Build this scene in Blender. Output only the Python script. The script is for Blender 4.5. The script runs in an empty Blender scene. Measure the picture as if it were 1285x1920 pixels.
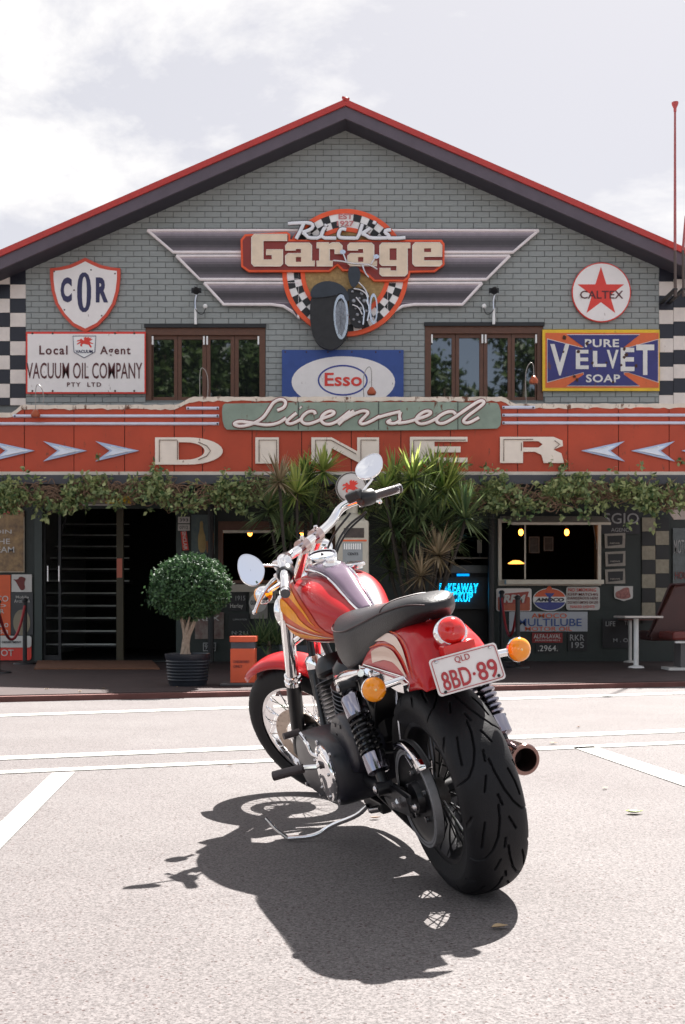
import bpy, math, random
import numpy as np
from mathutils import Vector, Matrix
from mathutils.geometry import tessellate_polygon
R = math.radians
random.seed(7); rng = np.random.default_rng(7)
SC = bpy.context.scene; COL = SC.collection
# ---------------------------------------------------------------- camera, sky, sun, exposure
F, HY, CH = 2006.0, 1143.5, 0.8475          # focal length in px of the 1285x1920 photo, horizon row, eye height
cam = bpy.data.cameras.new('camera'); co = bpy.data.objects.new('camera', cam); COL.objects.link(co)
co.location = (0, 0, CH); co.rotation_euler = (R(90), 0, 0); SC.camera = co
cam.sensor_fit = 'VERTICAL'; cam.sensor_height = 36; cam.lens = F*36/1920; cam.shift_y = (HY-960)/1920
cam.clip_end = 2000; cam.clip_start = .05
cam.dof.use_dof = True; cam.dof.focus_distance = 3.6; cam.dof.aperture_fstop = 16
SUNV = Vector((.28, .64, 1)).normalized()
elev = math.asin(SUNV.z); az = math.atan2(SUNV.x, SUNV.y)
w = bpy.data.worlds.new('World'); SC.world = w; w.use_nodes = True; wt = w.node_tree; wt.nodes.clear()
def wn(t, **k):
    n = wt.nodes.new(t)
    for a, b in k.items(): setattr(n, a, b)
    return n
sky = wn('ShaderNodeTexSky', sky_type='NISHITA', sun_disc=False, sun_elevation=elev, sun_rotation=az, air_density=1.0, dust_density=2.2, ozone_density=1.0)
tc = wn('ShaderNodeTexCoord'); mp = wn('ShaderNodeMapping'); mp.inputs['Scale'].default_value = (1, 1, 2.2); mp.inputs['Location'].default_value = (.52, .2, .02)
nz = wn('ShaderNodeTexNoise'); nz.inputs['Scale'].default_value = 2.1; nz.inputs['Detail'].default_value = 9; nz.inputs['Roughness'].default_value = .6; nz.inputs['Distortion'].default_value = .25
rp = wn('ShaderNodeValToRGB'); rp.color_ramp.elements[0].position = .49; rp.color_ramp.elements[1].position = .60
rp.color_ramp.elements[0].color = (.0, .0, .0, 1); rp.color_ramp.elements[1].color = (1, 1, 1, 1)
mx = wn('ShaderNodeMix', data_type='RGBA'); mx.inputs['B'].default_value = (3.35, 3.28, 3.20, 1)
haze = wn('ShaderNodeMix', data_type='RGBA'); haze.inputs['B'].default_value = (2.06, 2.02, 2.10, 1); haze.inputs['Factor'].default_value = .86
bg = wn('ShaderNodeBackground'); bg.inputs['Strength'].default_value = .08; wo = wn('ShaderNodeOutputWorld')
L = wt.links.new
L(tc.outputs['Generated'], mp.inputs['Vector']); L(mp.outputs[0], nz.inputs['Vector']); L(nz.outputs['Fac'], rp.inputs[0])
dt = wn('ShaderNodeVectorMath', operation='DOT_PRODUCT'); dt.inputs[1].default_value = tuple(SUNV); mr = wn('ShaderNodeMapRange'); mr.inputs['From Min'].default_value = -.6; mr.inputs['From Max'].default_value = .45; mr.inputs['To Min'].default_value = .30; mr.inputs['To Max'].default_value = .93
L(tc.outputs['Generated'], dt.inputs[0]); L(dt.outputs['Value'], mr.inputs['Value']); L(mr.outputs[0], haze.inputs['Factor'])
L(sky.outputs[0], haze.inputs['A']); L(haze.outputs['Result'], mx.inputs['A']); L(rp.outputs[0], mx.inputs['Factor']); L(mx.outputs['Result'], bg.inputs['Color']); L(bg.outputs[0], wo.inputs[0])
sl = bpy.data.lights.new('sun', 'SUN'); sl.energy = 4.0; sl.angle = R(.53); sl.color = (1, .955, .905)
so = bpy.data.objects.new('sun', sl); COL.objects.link(so); so.rotation_euler = SUNV.to_track_quat('Z', 'Y').to_euler(); so.location = (5, 10, 20)
SC.view_settings.view_transform = 'Standard'; SC.view_settings.look = 'None'; SC.view_settings.exposure = 2.12; SC.view_settings.gamma = 1
SC.view_settings.use_curve_mapping = False
SC.render.resolution_x = 685; SC.render.resolution_y = 1024
SC.cycles.max_bounces = 8; SC.cycles.use_denoising = True

# ---------------------------------------------------------------- helpers
def P(px, py, z): return ((px-642.5)*z/F, z, CH+(HY-py)*z/F)
def GP(px, py, h=0.0):
    z = (CH-h)*F/(py-HY); return ((px-642.5)*z/F, z, h)
MATS = {}
def mat(name, col, rough=.6, metal=0, var=.12, scale=6, bump=0, bscale=60, spec=.5, coat=0, emit=None, estr=1, rust=0, trans=0, ior=1.5, col2=None, streak=0):
    if name in MATS: return MATS[name]
    m = bpy.data.materials.new(name); m.use_nodes = True; nt = m.node_tree; b = nt.nodes['Principled BSDF']
    b.inputs['Roughness'].default_value = rough; b.inputs['Metallic'].default_value = metal
    b.inputs['Specular IOR Level'].default_value = spec; b.inputs['IOR'].default_value = ior
    b.inputs['Coat Weight'].default_value = coat; b.inputs['Coat Roughness'].default_value = .03
    b.inputs['Transmission Weight'].default_value = trans
    b.inputs['Base Color'].default_value = (*col, 1)
    ln = nt.links.new
    def N(t): return nt.nodes.new(t)
    g = N('ShaderNodeTexCoord')
    if var or rust or col2:
        n = N('ShaderNodeTexNoise'); n.inputs['Scale'].default_value = scale; n.inputs['Detail'].default_value = 6; n.inputs['Roughness'].default_value = .65
        ln(g.outputs['Object'], n.inputs['Vector'])
        r = N('ShaderNodeMapRange'); r.inputs['From Min'].default_value = .25; r.inputs['From Max'].default_value = .75
        ln(n.outputs['Fac'], r.inputs['Value'])
        mxn = N('ShaderNodeMix'); mxn.data_type = 'RGBA'
        c2 = col2 or tuple(min(1, c*(1+var)) for c in col); c1 = col if col2 else tuple(c*(1-var) for c in col)
        mxn.inputs['A'].default_value = (*c1, 1); mxn.inputs['B'].default_value = (*c2, 1); ln(r.outputs[0], mxn.inputs['Factor'])
        out = mxn.outputs['Result']
        if rust:
            n2 = N('ShaderNodeTexNoise'); n2.inputs['Scale'].default_value = 5; n2.inputs['Detail'].default_value = 9; n2.inputs['Roughness'].default_value = .72
            mp2 = N('ShaderNodeMapping'); mp2.inputs['Scale'].default_value = (2.2, 2.2, .8); mp2.inputs['Location'].default_value = (rust*7, 3, 1)
            ln(g.outputs['Object'], mp2.inputs[0]); ln(mp2.outputs[0], n2.inputs['Vector'])
            r2 = N('ShaderNodeValToRGB'); r2.color_ramp.elements[0].position = .66-rust*.1; r2.color_ramp.elements[1].position = .72-rust*.1
            ln(n2.outputs['Fac'], r2.inputs[0])
            m3 = N('ShaderNodeMix'); m3.data_type = 'RGBA'; m3.inputs['B'].default_value = (.13, .045, .018, 1)
            ln(out, m3.inputs['A']); ln(r2.outputs[0], m3.inputs['Factor']); out = m3.outputs['Result']
        if streak:
            n5 = N('ShaderNodeTexNoise'); n5.inputs['Scale'].default_value = 1.0; n5.inputs['Detail'].default_value = 7; n5.inputs['Roughness'].default_value = .7
            mp5 = N('ShaderNodeMapping'); mp5.inputs['Scale'].default_value = (7, 7, .7); ln(g.outputs['Object'], mp5.inputs[0]); ln(mp5.outputs[0], n5.inputs['Vector'])
            r5 = N('ShaderNodeValToRGB'); e5 = r5.color_ramp.elements; e5[0].position = .30; e5[1].position = .72; k5 = 1-streak; e5[0].color = (k5, k5*.93, k5*.88, 1); e5[1].color = (1+streak*.3, 1+streak*.3, 1+streak*.32, 1)
            m5 = N('ShaderNodeMix'); m5.data_type = 'RGBA'; m5.blend_type = 'MULTIPLY'; m5.inputs['Factor'].default_value = 1; ln(out, m5.inputs['A']); ln(r5.outputs[0], m5.inputs['B']); out = m5.outputs['Result']
        ln(out, b.inputs['Base Color'])
    if bump:
        n4 = N('ShaderNodeTexNoise'); n4.inputs['Scale'].default_value = bscale; n4.inputs['Detail'].default_value = 4
        ln(g.outputs['Object'], n4.inputs['Vector']); bp = N('ShaderNodeBump'); bp.inputs['Strength'].default_value = bump; bp.inputs['Distance'].default_value = .01
        ln(n4.outputs['Fac'], bp.inputs['Height']); ln(bp.outputs[0], b.inputs['Normal'])
    if emit:
        b.inputs['Emission Color'].default_value = (*emit, 1); b.inputs['Emission Strength'].default_value = estr
    MATS[name] = m; return m

ORG = {}
def props(o, label=None, cat=None, group=None, kind=None):
    if label: o['label'] = label
    if cat: o['category'] = cat
    if group: o['group'] = group
    if kind: o['kind'] = kind
    return o
def thing(name, label, cat, loc=(0, 0, 0), group=None):
    o = bpy.data.objects.new(name, None); o.empty_display_size = .1; COL.objects.link(o); o.location = loc; ORG[o.name] = Vector(loc)
    return props(o, label, cat, group)
class G:
    def __init__(s): s.v = []; s.f = []
    def add(s, v, f):
        n = len(s.v); s.v += [tuple(map(float, p)) for p in v]; s.f += [tuple(n+i for i in q) for q in f]; return s
    def box(s, x0, x1, y0, y1, z0, z1):
        v = [(x, y, z) for x in (x0, x1) for y in (y0, y1) for z in (z0, z1)]
        return s.add(v, [(0, 1, 3, 2), (4, 6, 7, 5), (0, 4, 5, 1), (2, 3, 7, 6), (0, 2, 6, 4), (1, 5, 7, 3)])
    def prism(s, loops, y0, y1):                      # loops of (x,z); first outer, others holes; extruded along y
        if not isinstance(loops[0][0], (tuple, list)): loops = [loops]
        tri = tessellate_polygon([[Vector((a, b, 0)) for a, b in lp] for lp in loops])
        flat = [p for lp in loops for p in lp]; n = len(flat)
        v = [(a, y0, b) for a, b in flat]+[(a, y1, b) for a, b in flat]
        f = [tuple(t) for t in tri]+[tuple(n+i for i in reversed(t)) for t in tri]
        k = 0
        for lp in loops:
            m = len(lp)
            for i in range(m): f.append((k+i, k+(i+1) % m, n+k+(i+1) % m, n+k+i))
            k += m
        return s.add(v, f)
    def tube(s, pts, r, n=8, caps=True, closed=False, flat=1.0):
        pts = [Vector(p) for p in pts]; m = len(pts); rr = r if isinstance(r, (list, tuple)) else [r]*m
        up = None; v = []
        for i, p in enumerate(pts):
            if closed: t = (pts[(i+1) % m]-pts[i-1])
            else: t = (pts[min(i+1, m-1)]-pts[max(i-1, 0)])
            t.normalize()
            if up is None: up = Vector((0, 1, 0)) if abs(t.y) < .9 else Vector((0, 0, 1))
            a = t.cross(up)
            if a.length < 1e-4: a = t.orthogonal()
            a.normalize(); b = a.cross(t); up = b
            for k in range(n):
                an = 2*math.pi*k/n; v.append(p+a*math.cos(an)*rr[i]+b*math.sin(an)*rr[i]*flat)
        f = []
        for i in range(m if closed else m-1):
            j = (i+1) % m
            for k in range(n): f.append((i*n+k, i*n+(k+1) % n, j*n+(k+1) % n, j*n+k))
        if caps and not closed: f += [tuple(range(n))[::-1], tuple((m-1)*n+k for k in range(n))]
        return s.add(v, f)
    def lathe(s, prof, o, ax, n=32):                  # prof (r, t) along axis
        o = Vector(o); ax = Vector(ax).normalized(); a = ax.orthogonal().normalized(); b = ax.cross(a); m = len(prof); v = []
        for r, t in prof:
            for k in range(n):
                an = 2*math.pi*k/n; v.append(o+ax*t+(a*math.cos(an)+b*math.sin(an))*max(r, 1e-5))
        f = [(i*n+k, i*n+(k+1) % n, (i+1)*n+(k+1) % n, (i+1)*n+k) for i in range(m-1) for k in range(n)]
        return s.add(v, f)
    def ball(s, o, r, n=12, sq=(1, 1, 1)):
        v = []; m = n//2+1
        for i in range(m+1):
            th = math.pi*i/m
            for k in range(n): v.append((o[0]+r*sq[0]*math.sin(th)*math.cos(2*math.pi*k/n), o[1]+r*sq[1]*math.sin(th)*math.sin(2*math.pi*k/n), o[2]+r*sq[2]*math.cos(th)))
        return s.add(v, [(i*n+k, i*n+(k+1) % n, (i+1)*n+(k+1) % n, (i+1)*n+k) for i in range(m) for k in range(n)])
    def grid(s, rows, closed=False):
        m = len(rows); n = len(rows[0]); v = [p for r in rows for p in r]
        return s.add(v, [(i*n+k, i*n+(k+1) % n, (i+1)*n+(k+1) % n, (i+1)*n+k) for i in range(m-1) for k in range(n if closed else n-1)])
    def map(s, fn): s.v = [tuple(fn(p)) for p in s.v]; return s
def root_of(o):
    while o.parent: o = o.parent
    return o
def mk(name, g, m, parent=None, smooth=False, kind=None, label=None, local=False, bevel=0, sub=0, solid=0):
    me = bpy.data.meshes.new(name)
    off = Vector((0, 0, 0))
    if parent and not local: off = ORG.get(root_of(parent).name, off)
    v = np.array(g.v, dtype=float)
    if len(v): v = v-np.array(off)
    me.from_pydata(v.tolist(), [], g.f); me.update()
    if smooth:
        me.polygons.foreach_set('use_smooth', [True]*len(me.polygons))
        if smooth != 'all':
            try: me.set_sharp_from_angle(angle=R(40))
            except Exception: pass
    me.materials.append(m)
    o = bpy.data.objects.new(name, me); COL.objects.link(o); o.parent = parent
    if kind: o['kind'] = kind
    if label: o['label'] = label
    if solid: q = o.modifiers.new('solid', 'SOLIDIFY'); q.thickness = solid; q.offset = -1
    if bevel: q = o.modifiers.new('bevel', 'BEVEL'); q.width = bevel; q.segments = 2; q.limit_method = 'ANGLE'
    if sub: q = o.modifiers.new('sub', 'SUBSURF'); q.levels = sub; q.render_levels = sub
    return o
def W2(pts, z): return [(P(a, b, z)[0], P(a, b, z)[2]) for a, b in pts]
def flat(name, pts, z, m, parent=None, th=.003, **k):    # plate outline given in photo px at depth z; z = front face
    loops = pts if isinstance(pts[0][0], (tuple, list)) else [pts]
    return mk(name, G().prism([W2(lp, z) for lp in loops], z, z+th), m, parent, **k)
def rect(x0, y0, x1, y1): return [(x0, y0), (x1, y0), (x1, y1), (x0, y1)]
def frame4(g, x0, y0, x1, y1, l, t_, r, b_, z, ya, yb):
    for q in ((x0, y0, x0+l, y1), (x1-r, y0, x1, y1), (x0+l, y0, x1-r, y0+t_), (x0+l, y1-b_, x1-r, y1)):
        if q[3]-q[1] > .01 and q[2]-q[0] > .01: A = P(q[0], q[3], z); B = P(q[2], q[1], z); g.box(A[0], B[0], ya, yb, A[2], B[2])
    return g
def rrect(x0, y0, x1, y1, r=4, n=4):
    o = []
    for cx, cy, a0 in ((x1-r, y0+r, -90), (x1-r, y1-r, 0), (x0+r, y1-r, 90), (x0+r, y0+r, 180)):
        for i in range(n+1): a = R(a0+90*i/n); o.append((cx+r*math.cos(a), cy+r*math.sin(a)))
    return o
def ell(cx, cy, rx, ry, n=40): return [(cx+rx*math.cos(2*math.pi*i/n), cy+ry*math.sin(2*math.pi*i/n)) for i in range(n)]
def chaikin(p, k=2, closed=False):
    for _ in range(k):
        q = []
        m = len(p)
        if not closed: q.append(p[0])
        for i in range(m if closed else m-1):
            a, b = p[i], p[(i+1) % m]
            q.append(tuple(a[j]*.75+b[j]*.25 for j in range(len(a)))); q.append(tuple(a[j]*.25+b[j]*.75 for j in range(len(a))))
        if not closed: q.append(p[-1])
        p = q
    return p
TXT = {}
def textgeo(s, bold=.02, shear=0, space=1.0):
    k = (s, bold, shear, space)
    if k not in TXT:
        cu = bpy.data.curves.new('t', 'FONT'); cu.body = s; cu.offset = bold; cu.shear = shear; cu.space_character = space; cu.resolution_u = 3; cu.align_x = 'LEFT'
        cu.extrude = .01
        ob = bpy.data.objects.new('t', cu); COL.objects.link(ob); dg = bpy.context.evaluated_depsgraph_get()
        me = bpy.data.meshes.new_from_object(ob.evaluated_get(dg))
        v = np.array([tuple(q.co) for q in me.vertices]); f = [tuple(p.vertices) for p in me.polygons]
        bpy.data.objects.remove(ob); bpy.data.curves.remove(cu); bpy.data.meshes.remove(me)
        lo = v[:, :2].min(0); hi = v[:, :2].max(0); v[:, :2] = (v[:, :2]-lo)/(hi-lo); v[:, 2] = (v[:, 2] > 0)*1.0
        TXT[k] = (v, f)
    return TXT[k]
def text(s, box, z, m, parent, bold=.02, shear=0, space=1.0, th=.002, rot=0, name='lettering', off=.004):
    v, f = textgeo(s, bold, shear, space); x0, y0, x1, y1 = box
    px = x0+v[:, 0]*(x1-x0); py = y1-v[:, 1]*(y1-y0)
    if rot:
        cx, cy = (x0+x1)/2, (y0+y1)/2; c, q = math.cos(rot), math.sin(rot); dx, dy = px-cx, py-cy; px, py = cx+dx*c+dy*q, cy-dx*q+dy*c
    zz = z-off
    V = np.stack([(px-642.5)*zz/F, zz-v[:, 2]*th, CH+(HY-py)*zz/F], 1)
    return mk(name, G().add(V.tolist(), f), m, parent)
def pxtube(pts, z, rpx, m, parent, name, smoothn=2, flat_=1.0, closed=False, n=8, **k):
    q = chaikin(pts, smoothn, closed)
    return mk(name, G().tube([P(a, b, z) for a, b in q], rpx*z/F, n, closed=closed, flat=flat_), m, parent, smooth=True, **k)

# ---------------------------------------------------------------- materials
WHITE = mat('white_enamel', (.90, .87, .86), .35, var=.05, rust=.35, streak=.14)
CREAM = mat('cream_paint', (.80, .73, .62), .5, var=.1, rust=.5)
CREAM2 = mat('plain_cream', (.70, .64, .54), .5, var=.12)
PWHITE = mat('plain_white', (.88, .87, .85), .45, var=.05)
RED = mat('red_enamel', (.72, .045, .028), .4, var=.1)
ORANGE = mat('orange_enamel', (.75, .11, .025), .4, var=.1)
DRED = mat('dark_red', (.16, .02, .018), .5)
BLUE = mat('blue_enamel', (.035, .05, .28), .4, var=.15)
NAVY = mat('navy', (.03, .028, .09), .5)
YEL = mat('yellow_enamel', (.80, .50, .02), .4, rust=.4)
BLACK = mat('black_paint', (.012, .012, .014), .5, var=.2)
GREY = mat('grey_paint', (.3, .3, .3), .5)
BROWN = mat('brown_timber', (.115, .045, .024), .45, var=.2, scale=15)
DGREEN = mat('dark_green_paint', (.022, .030, .027), .55, var=.15, bump=.3)
CHROME = mat('chrome', (.88, .87, .88), .06, 1, var=0)
STEEL = mat('steel', (.55, .53, .54), .25, 1, var=.1)
# ---------------------------------------------------------------- ground
def ground_mat():
    m = bpy.data.materials.new('asphalt'); m.use_nodes = True; nt = m.node_tree; b = nt.nodes['Principled BSDF']; ln = nt.links.new
    g = nt.nodes.new('ShaderNodeTexCoord')
    def noise(s, d=3, r=.6):
        n = nt.nodes.new('ShaderNodeTexNoise'); n.inputs['Scale'].default_value = s; n.inputs['Detail'].default_value = d; n.inputs['Roughness'].default_value = r
        ln(g.outputs['Object'], n.inputs['Vector']); return n.outputs['Fac']
    def vor(s):
        n = nt.nodes.new('ShaderNodeTexVoronoi'); n.inputs['Scale'].default_value = s; ln(g.outputs['Object'], n.inputs['Vector']); return n
    def ramp(src, p0, c0, p1, c1):
        r = nt.nodes.new('ShaderNodeValToRGB'); e = r.color_ramp.elements; e[0].position = p0; e[1].position = p1; e[0].color = (*c0, 1); e[1].color = (*c1, 1); ln(src, r.inputs[0]); return r.outputs[0]
    def mul(a, b_):
        q = nt.nodes.new('ShaderNodeMix'); q.data_type = 'RGBA'; q.blend_type = 'MULTIPLY'; q.inputs['Factor'].default_value = 1; ln(a, q.inputs['A']); ln(b_, q.inputs['B']); return q.outputs['Result']
    v1 = vor(185); sep = nt.nodes.new('ShaderNodeSeparateColor'); ln(v1.outputs['Color'], sep.inputs[0])
    st = ramp(sep.outputs[0], 0, (.084, .077, .077), 1, (.184, .172, .171))
    c = mul(st, ramp(noise(95, 5, .75), .34, (.30, .23, .22), .47, (1, 1, 1)))
    v2 = vor(95); s2 = nt.nodes.new('ShaderNodeSeparateColor'); ln(v2.outputs['Color'], s2.inputs[0]); d2 = ramp(v2.outputs['Distance'], .30, (0, 0, 0), .42, (1, 1, 1)); t2 = ramp(s2.outputs[1], .085, (0, 0, 0), .095, (1, 1, 1)); mm = nt.nodes.new('ShaderNodeMix'); mm.data_type = 'RGBA'; mm.blend_type = 'LIGHTEN'; mm.inputs['Factor'].default_value = 1; ln(d2, mm.inputs['A']); ln(t2, mm.inputs['B'])
    c = mul(c, ramp(mm.outputs['Result'], 0, (.42, .26, .24), 1, (1, 1, 1)))
    c = mul(c, ramp(noise(1.2, 5, .6), .3, (.86, .84, .84), .7, (1.04, 1.04, 1.04)))
    c = mul(c, ramp(noise(.35, 3), .35, (.93, .9, .9), .65, (1.04, 1.04, 1.03)))
    ln(c, b.inputs['Base Color']); b.inputs['Roughness'].default_value = .85
    bp = nt.nodes.new('ShaderNodeBump'); bp.inputs['Strength'].default_value = .55; bp.inputs['Distance'].default_value = .004
    ln(noise(110, 3, .7), bp.inputs['Height']); ln(bp.outputs[0], b.inputs['Normal'])
    return m
ASPH = ground_mat()
mk('asphalt_ground', G().add([(-300, -300, 0), (300, -300, 0), (300, 500, 0), (-300, 500, 0)], [(0, 1, 2, 3)]), ASPH, kind='structure')
KL, KR = Vector(GP(0, 1315)), Vector(GP(1285, 1286)); kd = (KR-KL).normalized()
KA, KB = KL-kd*30, KR+kd*30
def brickpave():
    m = mat('red_paving', (.038, .022, .021), .75, var=.35, scale=3, bump=.5, bscale=30); return m
BW = 16.4                                     # depth of the front wall
pv = G(); th = .058
a, b = KA, KB
pv.add([(a.x, a.y, 0), (b.x, b.y, 0), (b.x, 40, 0), (a.x, 40, 0), (a.x, a.y, th), (b.x, b.y, th), (b.x, 40, th), (a.x, 40, th)],
       [(4, 5, 6, 7), (0, 1, 5, 4), (1, 2, 6, 5), (2, 3, 7, 6), (3, 0, 4, 7)])
mk('pavement', pv, brickpave(), kind='structure')
kn = Vector((-kd.y, kd.x, 0)); kb = G(); p0, p1 = KA, KB
q = [p0-kn*.10, p1-kn*.10, p1-kn*.004, p0-kn*.004]
kb.add([(v.x, v.y, 0) for v in q]+[(v.x, v.y, .05) for v in q], [(4, 5, 6, 7), (0, 1, 5, 4), (1, 2, 6, 5), (2, 3, 7, 6), (3, 0, 4, 7)])
mk('kerb', kb, mat('kerb_concrete', (.13, .05, .042), .8, var=.3, scale=4, bump=.4), kind='structure')
LINE = mat('road_paint', (.24, .24, .23), .6, col2=(.46, .46, .43), scale=26, bump=.3, bscale=90)
def stripe(name, e1, e2):                     # two edges each ((px,py),(px,py)), extended past the frame
    def ext(e, k0=0, k1=0):
        A, B = Vector(GP(*e[0])), Vector(GP(*e[1])); d = B-A; return A-d*k0, B+d*k1
    return ext, e1, e2
def line(e1, e2, k0, k1):
    v = []
    for e, rev in ((e1, 0), (e2, 1)):
        A, B = Vector(GP(*e[0])), Vector(GP(*e[1])); d = B-A; s = [A-d*k0, B+d*k1]
        v += s[::-1] if rev else s
    mk('road_line', G().add([(p.x, p.y, .004) for p in v], [(0, 1, 2, 3)]), LINE, kind='structure')
line(((0, 1340), (1285, 1298)), ((0, 1344.5), (1285, 1301.5)), .4, .4)
line(((0, 1419), (1285, 1367)), ((0, 1426), (1285, 1373.5)), .4, .4)
line(((0, 1446), (1285, 1390)), ((0, 1452), (1285, 1395.5)), .4, .4)
line(((98, 1450.5), (0, 1544)), ((141, 1448.5), (0, 1594)), 0, .55)
line(((1113, 1400), (1285, 1456)), ((1073, 1402), (1285, 1476)), 0, .6)

# ---------------------------------------------------------------- building
bld = thing('diner_building', 'gabled building of grey green painted brick with dark shopfront', 'building', (0, BW, 0))
BRK = mat('brick_paint', (.315, .345, .342), .62, var=.12, scale=1.3, streak=.12, bump=.5, bscale=50)
MORT = mat('mortar_joint', (.165, .175, .17), .8, var=.1)
SL = .437
def roof_py(px, off=0): return 190+abs(px-648)*SL+off
XL, XR = P(-12, 0, BW)[0], P(1300, 0, BW)[0]
def gable(px0, px1, ybot, off):
    return [(px0, ybot), (px0, roof_py(px0, off)), (648, roof_py(648, off)), (px1, roof_py(px1, off)), (px1, ybot)]
win_L, win_R = (274, 613, 498, 751), (797, 610, 1018, 751)
wall = mk('wall', G().prism([W2(gable(-12, 1300, 880, 12), BW+.03), W2(rect(*win_L), BW+.03), W2(rect(*win_R), BW+.03)], BW+.012, BW+.25), MORT, bld)
# bricks
mpp = BW/F; rowh = 10.52; bl = 29.6; gap = 1.1
rows = []; unit = G().box(-.5, .5, 0, 1, -.5, .5)
bw_, bh_ = (bl-gap)*mpp, (rowh-gap)*mpp
bme = G().box(-bw_/2, bw_/2, 0, .022, -bh_/2, bh_/2)
cands = []; rest = G(); nrow = 0; y = 860.0
while y > 195:
    yc = y-rowh/2; nrow += 1
    half = (yc-rowh/2-190-14)/SL
    xa, xb = max(49, 648-half), min(1236, 648+half)
    iv = [(xa, xb)]
    for wx in (win_L, win_R):
        if wx[1]-1 < y and y-rowh < wx[3]:
            iv = [s for i in iv for s in ((i[0], min(i[1], wx[0]-1)), (max(i[0], wx[2]+1), i[1])) if s[1]-s[0] > 1]
    ph = (nrow % 2)*bl/2
    for s0, s1 in iv:
        k0 = math.floor((s0-ph)/bl)
        x = ph+k0*bl
        while x < s1:
            p, q2 = max(x+gap/2, s0), min(x+bl-gap/2, s1)
            if q2-p > 2:
                dy = random.uniform(-.0022, .0022)
                if q2-p > bl-gap-.5 and y < 760: cands.append(((p+q2)/2, yc, dy))
                else:
                    X0, _, Z1 = P(p, yc-(rowh-gap)/2, BW); X1, _, Z0 = P(q2, yc+(rowh-gap)/2, BW); rest.box(X0, X1, BW-.01+dy, BW+.012+dy, Z0, Z1)
            x += bl
    y -= rowh
hid = [(95, 485, 228, 624), (48, 620, 274, 740), (452, 395, 834, 655), (528, 655, 757, 745), (1073, 492, 1183, 604), (1018, 618, 1238, 733), (280, 430, 1010, 575)]
vis = [c for c in cands if not any(a < c[0] < c2 and b_ < c[1] < d for a, b_, c2, d in hid)]
random.shuffle(vis)
vis.sort(key=lambda c: (c[0]-648)**2*.35+(c[1]-600)**2)
chosen = set((c[0], c[1]) for c in vis[:290])
mesh = None
for c in cands:
    X, Y, Z = P(c[0], c[1], BW)
    if (c[0], c[1]) in chosen:
        if mesh is None:
            mesh = bpy.data.meshes.new('brick'); mesh.from_pydata(bme.v, [], bme.f); mesh.materials.append(BRK)
        o = bpy.data.objects.new('brick', mesh); COL.objects.link(o); o.parent = wall; o.location = (X, -.01+c[2], Z)
    else:
        rest.box(X-bw_/2, X+bw_/2, BW-.01+c[2], BW+.012+c[2], Z-bh_/2, Z+bh_/2)
mk('brickwork', rest, BRK, wall, kind='stuff')
# side walls, back, lower wall
ZB = P(0, 880, BW)[2]; PVZ = th
def lowx(a): return P(a, 0, BW)[0]
low = G()
def lw(x0, x1, y0, y1): X0, _, Z1 = P(x0, y0, BW); X1, _, Z0 = P(x1, y1, BW); low.box(X0, X1, BW, BW+.2, Z0, Z1)
D0, D1, DT = 76, 334, 950                      # door opening
C0, C1, CT, CB = 412, 628, 980, 1092           # middle window
N0, N1, NT = 812, 920, 990                     # passage with the neon
S0, S1, ST, SB = 940, 1120, 978, 1088          # servery
gy = HY+(CH-th)*F/BW
lw(-12, 1300, 880.5, DT)
lw(-12, D0, DT, gy); lw(D1, C0, DT, gy); lw(C0, C1, DT, CT); lw(C0, C1, CB, gy); lw(C1, N0, DT, gy); lw(N0, N1, DT, NT); lw(N1, S0, DT, gy)
lw(S0, S1, DT, ST); lw(S0, S1, SB, gy); lw(S1, 1300, DT, gy)
mk('lower_wall', low, DGREEN, bld)
sh = G().box(XL, XL+.2, BW+.26, BW+14, th, P(0, roof_py(-12, 20), BW)[2]); sh.box(XR-.2, XR, BW+.26, BW+14, th, P(0, roof_py(1300, 20), BW)[2]); sh.box(XL, XR, BW+14, BW+14.2, th, P(0, 470, BW)[2])
mk('side_wall', sh, BRK, bld)
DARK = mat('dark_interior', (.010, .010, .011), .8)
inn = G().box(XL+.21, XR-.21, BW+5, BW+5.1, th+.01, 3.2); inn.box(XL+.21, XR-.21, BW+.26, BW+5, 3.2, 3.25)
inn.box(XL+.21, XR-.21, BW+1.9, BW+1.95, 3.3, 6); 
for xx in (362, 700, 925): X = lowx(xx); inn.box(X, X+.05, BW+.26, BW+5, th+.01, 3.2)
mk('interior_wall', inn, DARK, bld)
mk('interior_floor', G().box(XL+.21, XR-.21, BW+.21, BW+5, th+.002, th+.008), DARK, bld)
# roof
rf = G()
RZ = BW-.42
def slab(px0, px1, o0, o1, y0, y1, g):
    for s in ((px0, 648), (648, px1)):
        v = []
        for yy in (y0, y1):
            for (a_, o_) in ((s[0], o0), (s[1], o0), (s[1], o1), (s[0], o1)):
                X, _, Z = P(a_, roof_py(a_, o_), RZ); v.append((X, yy, Z))
        g.add(v, [(0, 1, 2, 3), (4, 7, 6, 5), (0, 4, 5, 1), (1, 5, 6, 2), (2, 6, 7, 3), (3, 7, 4, 0)])
    return g
roof = mk('roof', slab(-90, 1380, 6, 13, RZ+.04, BW+14.6, G()), mat('roof_sheet', (.20, .05, .045), .35, .2, var=.2), bld)
mk('bargeboard', slab(-92, 1382, 8.5, 32, RZ, RZ+.038, G()), mat('barge_paint', (.10, .075, .095), .45, var=.15), roof)
mk('roof_capping', slab(-94, 1384, -3, 9, RZ-.03, RZ+.12, G()), mat('red_capping', (.48, .035, .025), .35, var=.15), roof)
mk('soffit', slab(-88, 1378, 15, 32, RZ+.04, BW+.03, G()), mat('soffit_paint', (.05, .045, .06), .6), roof)
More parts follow.
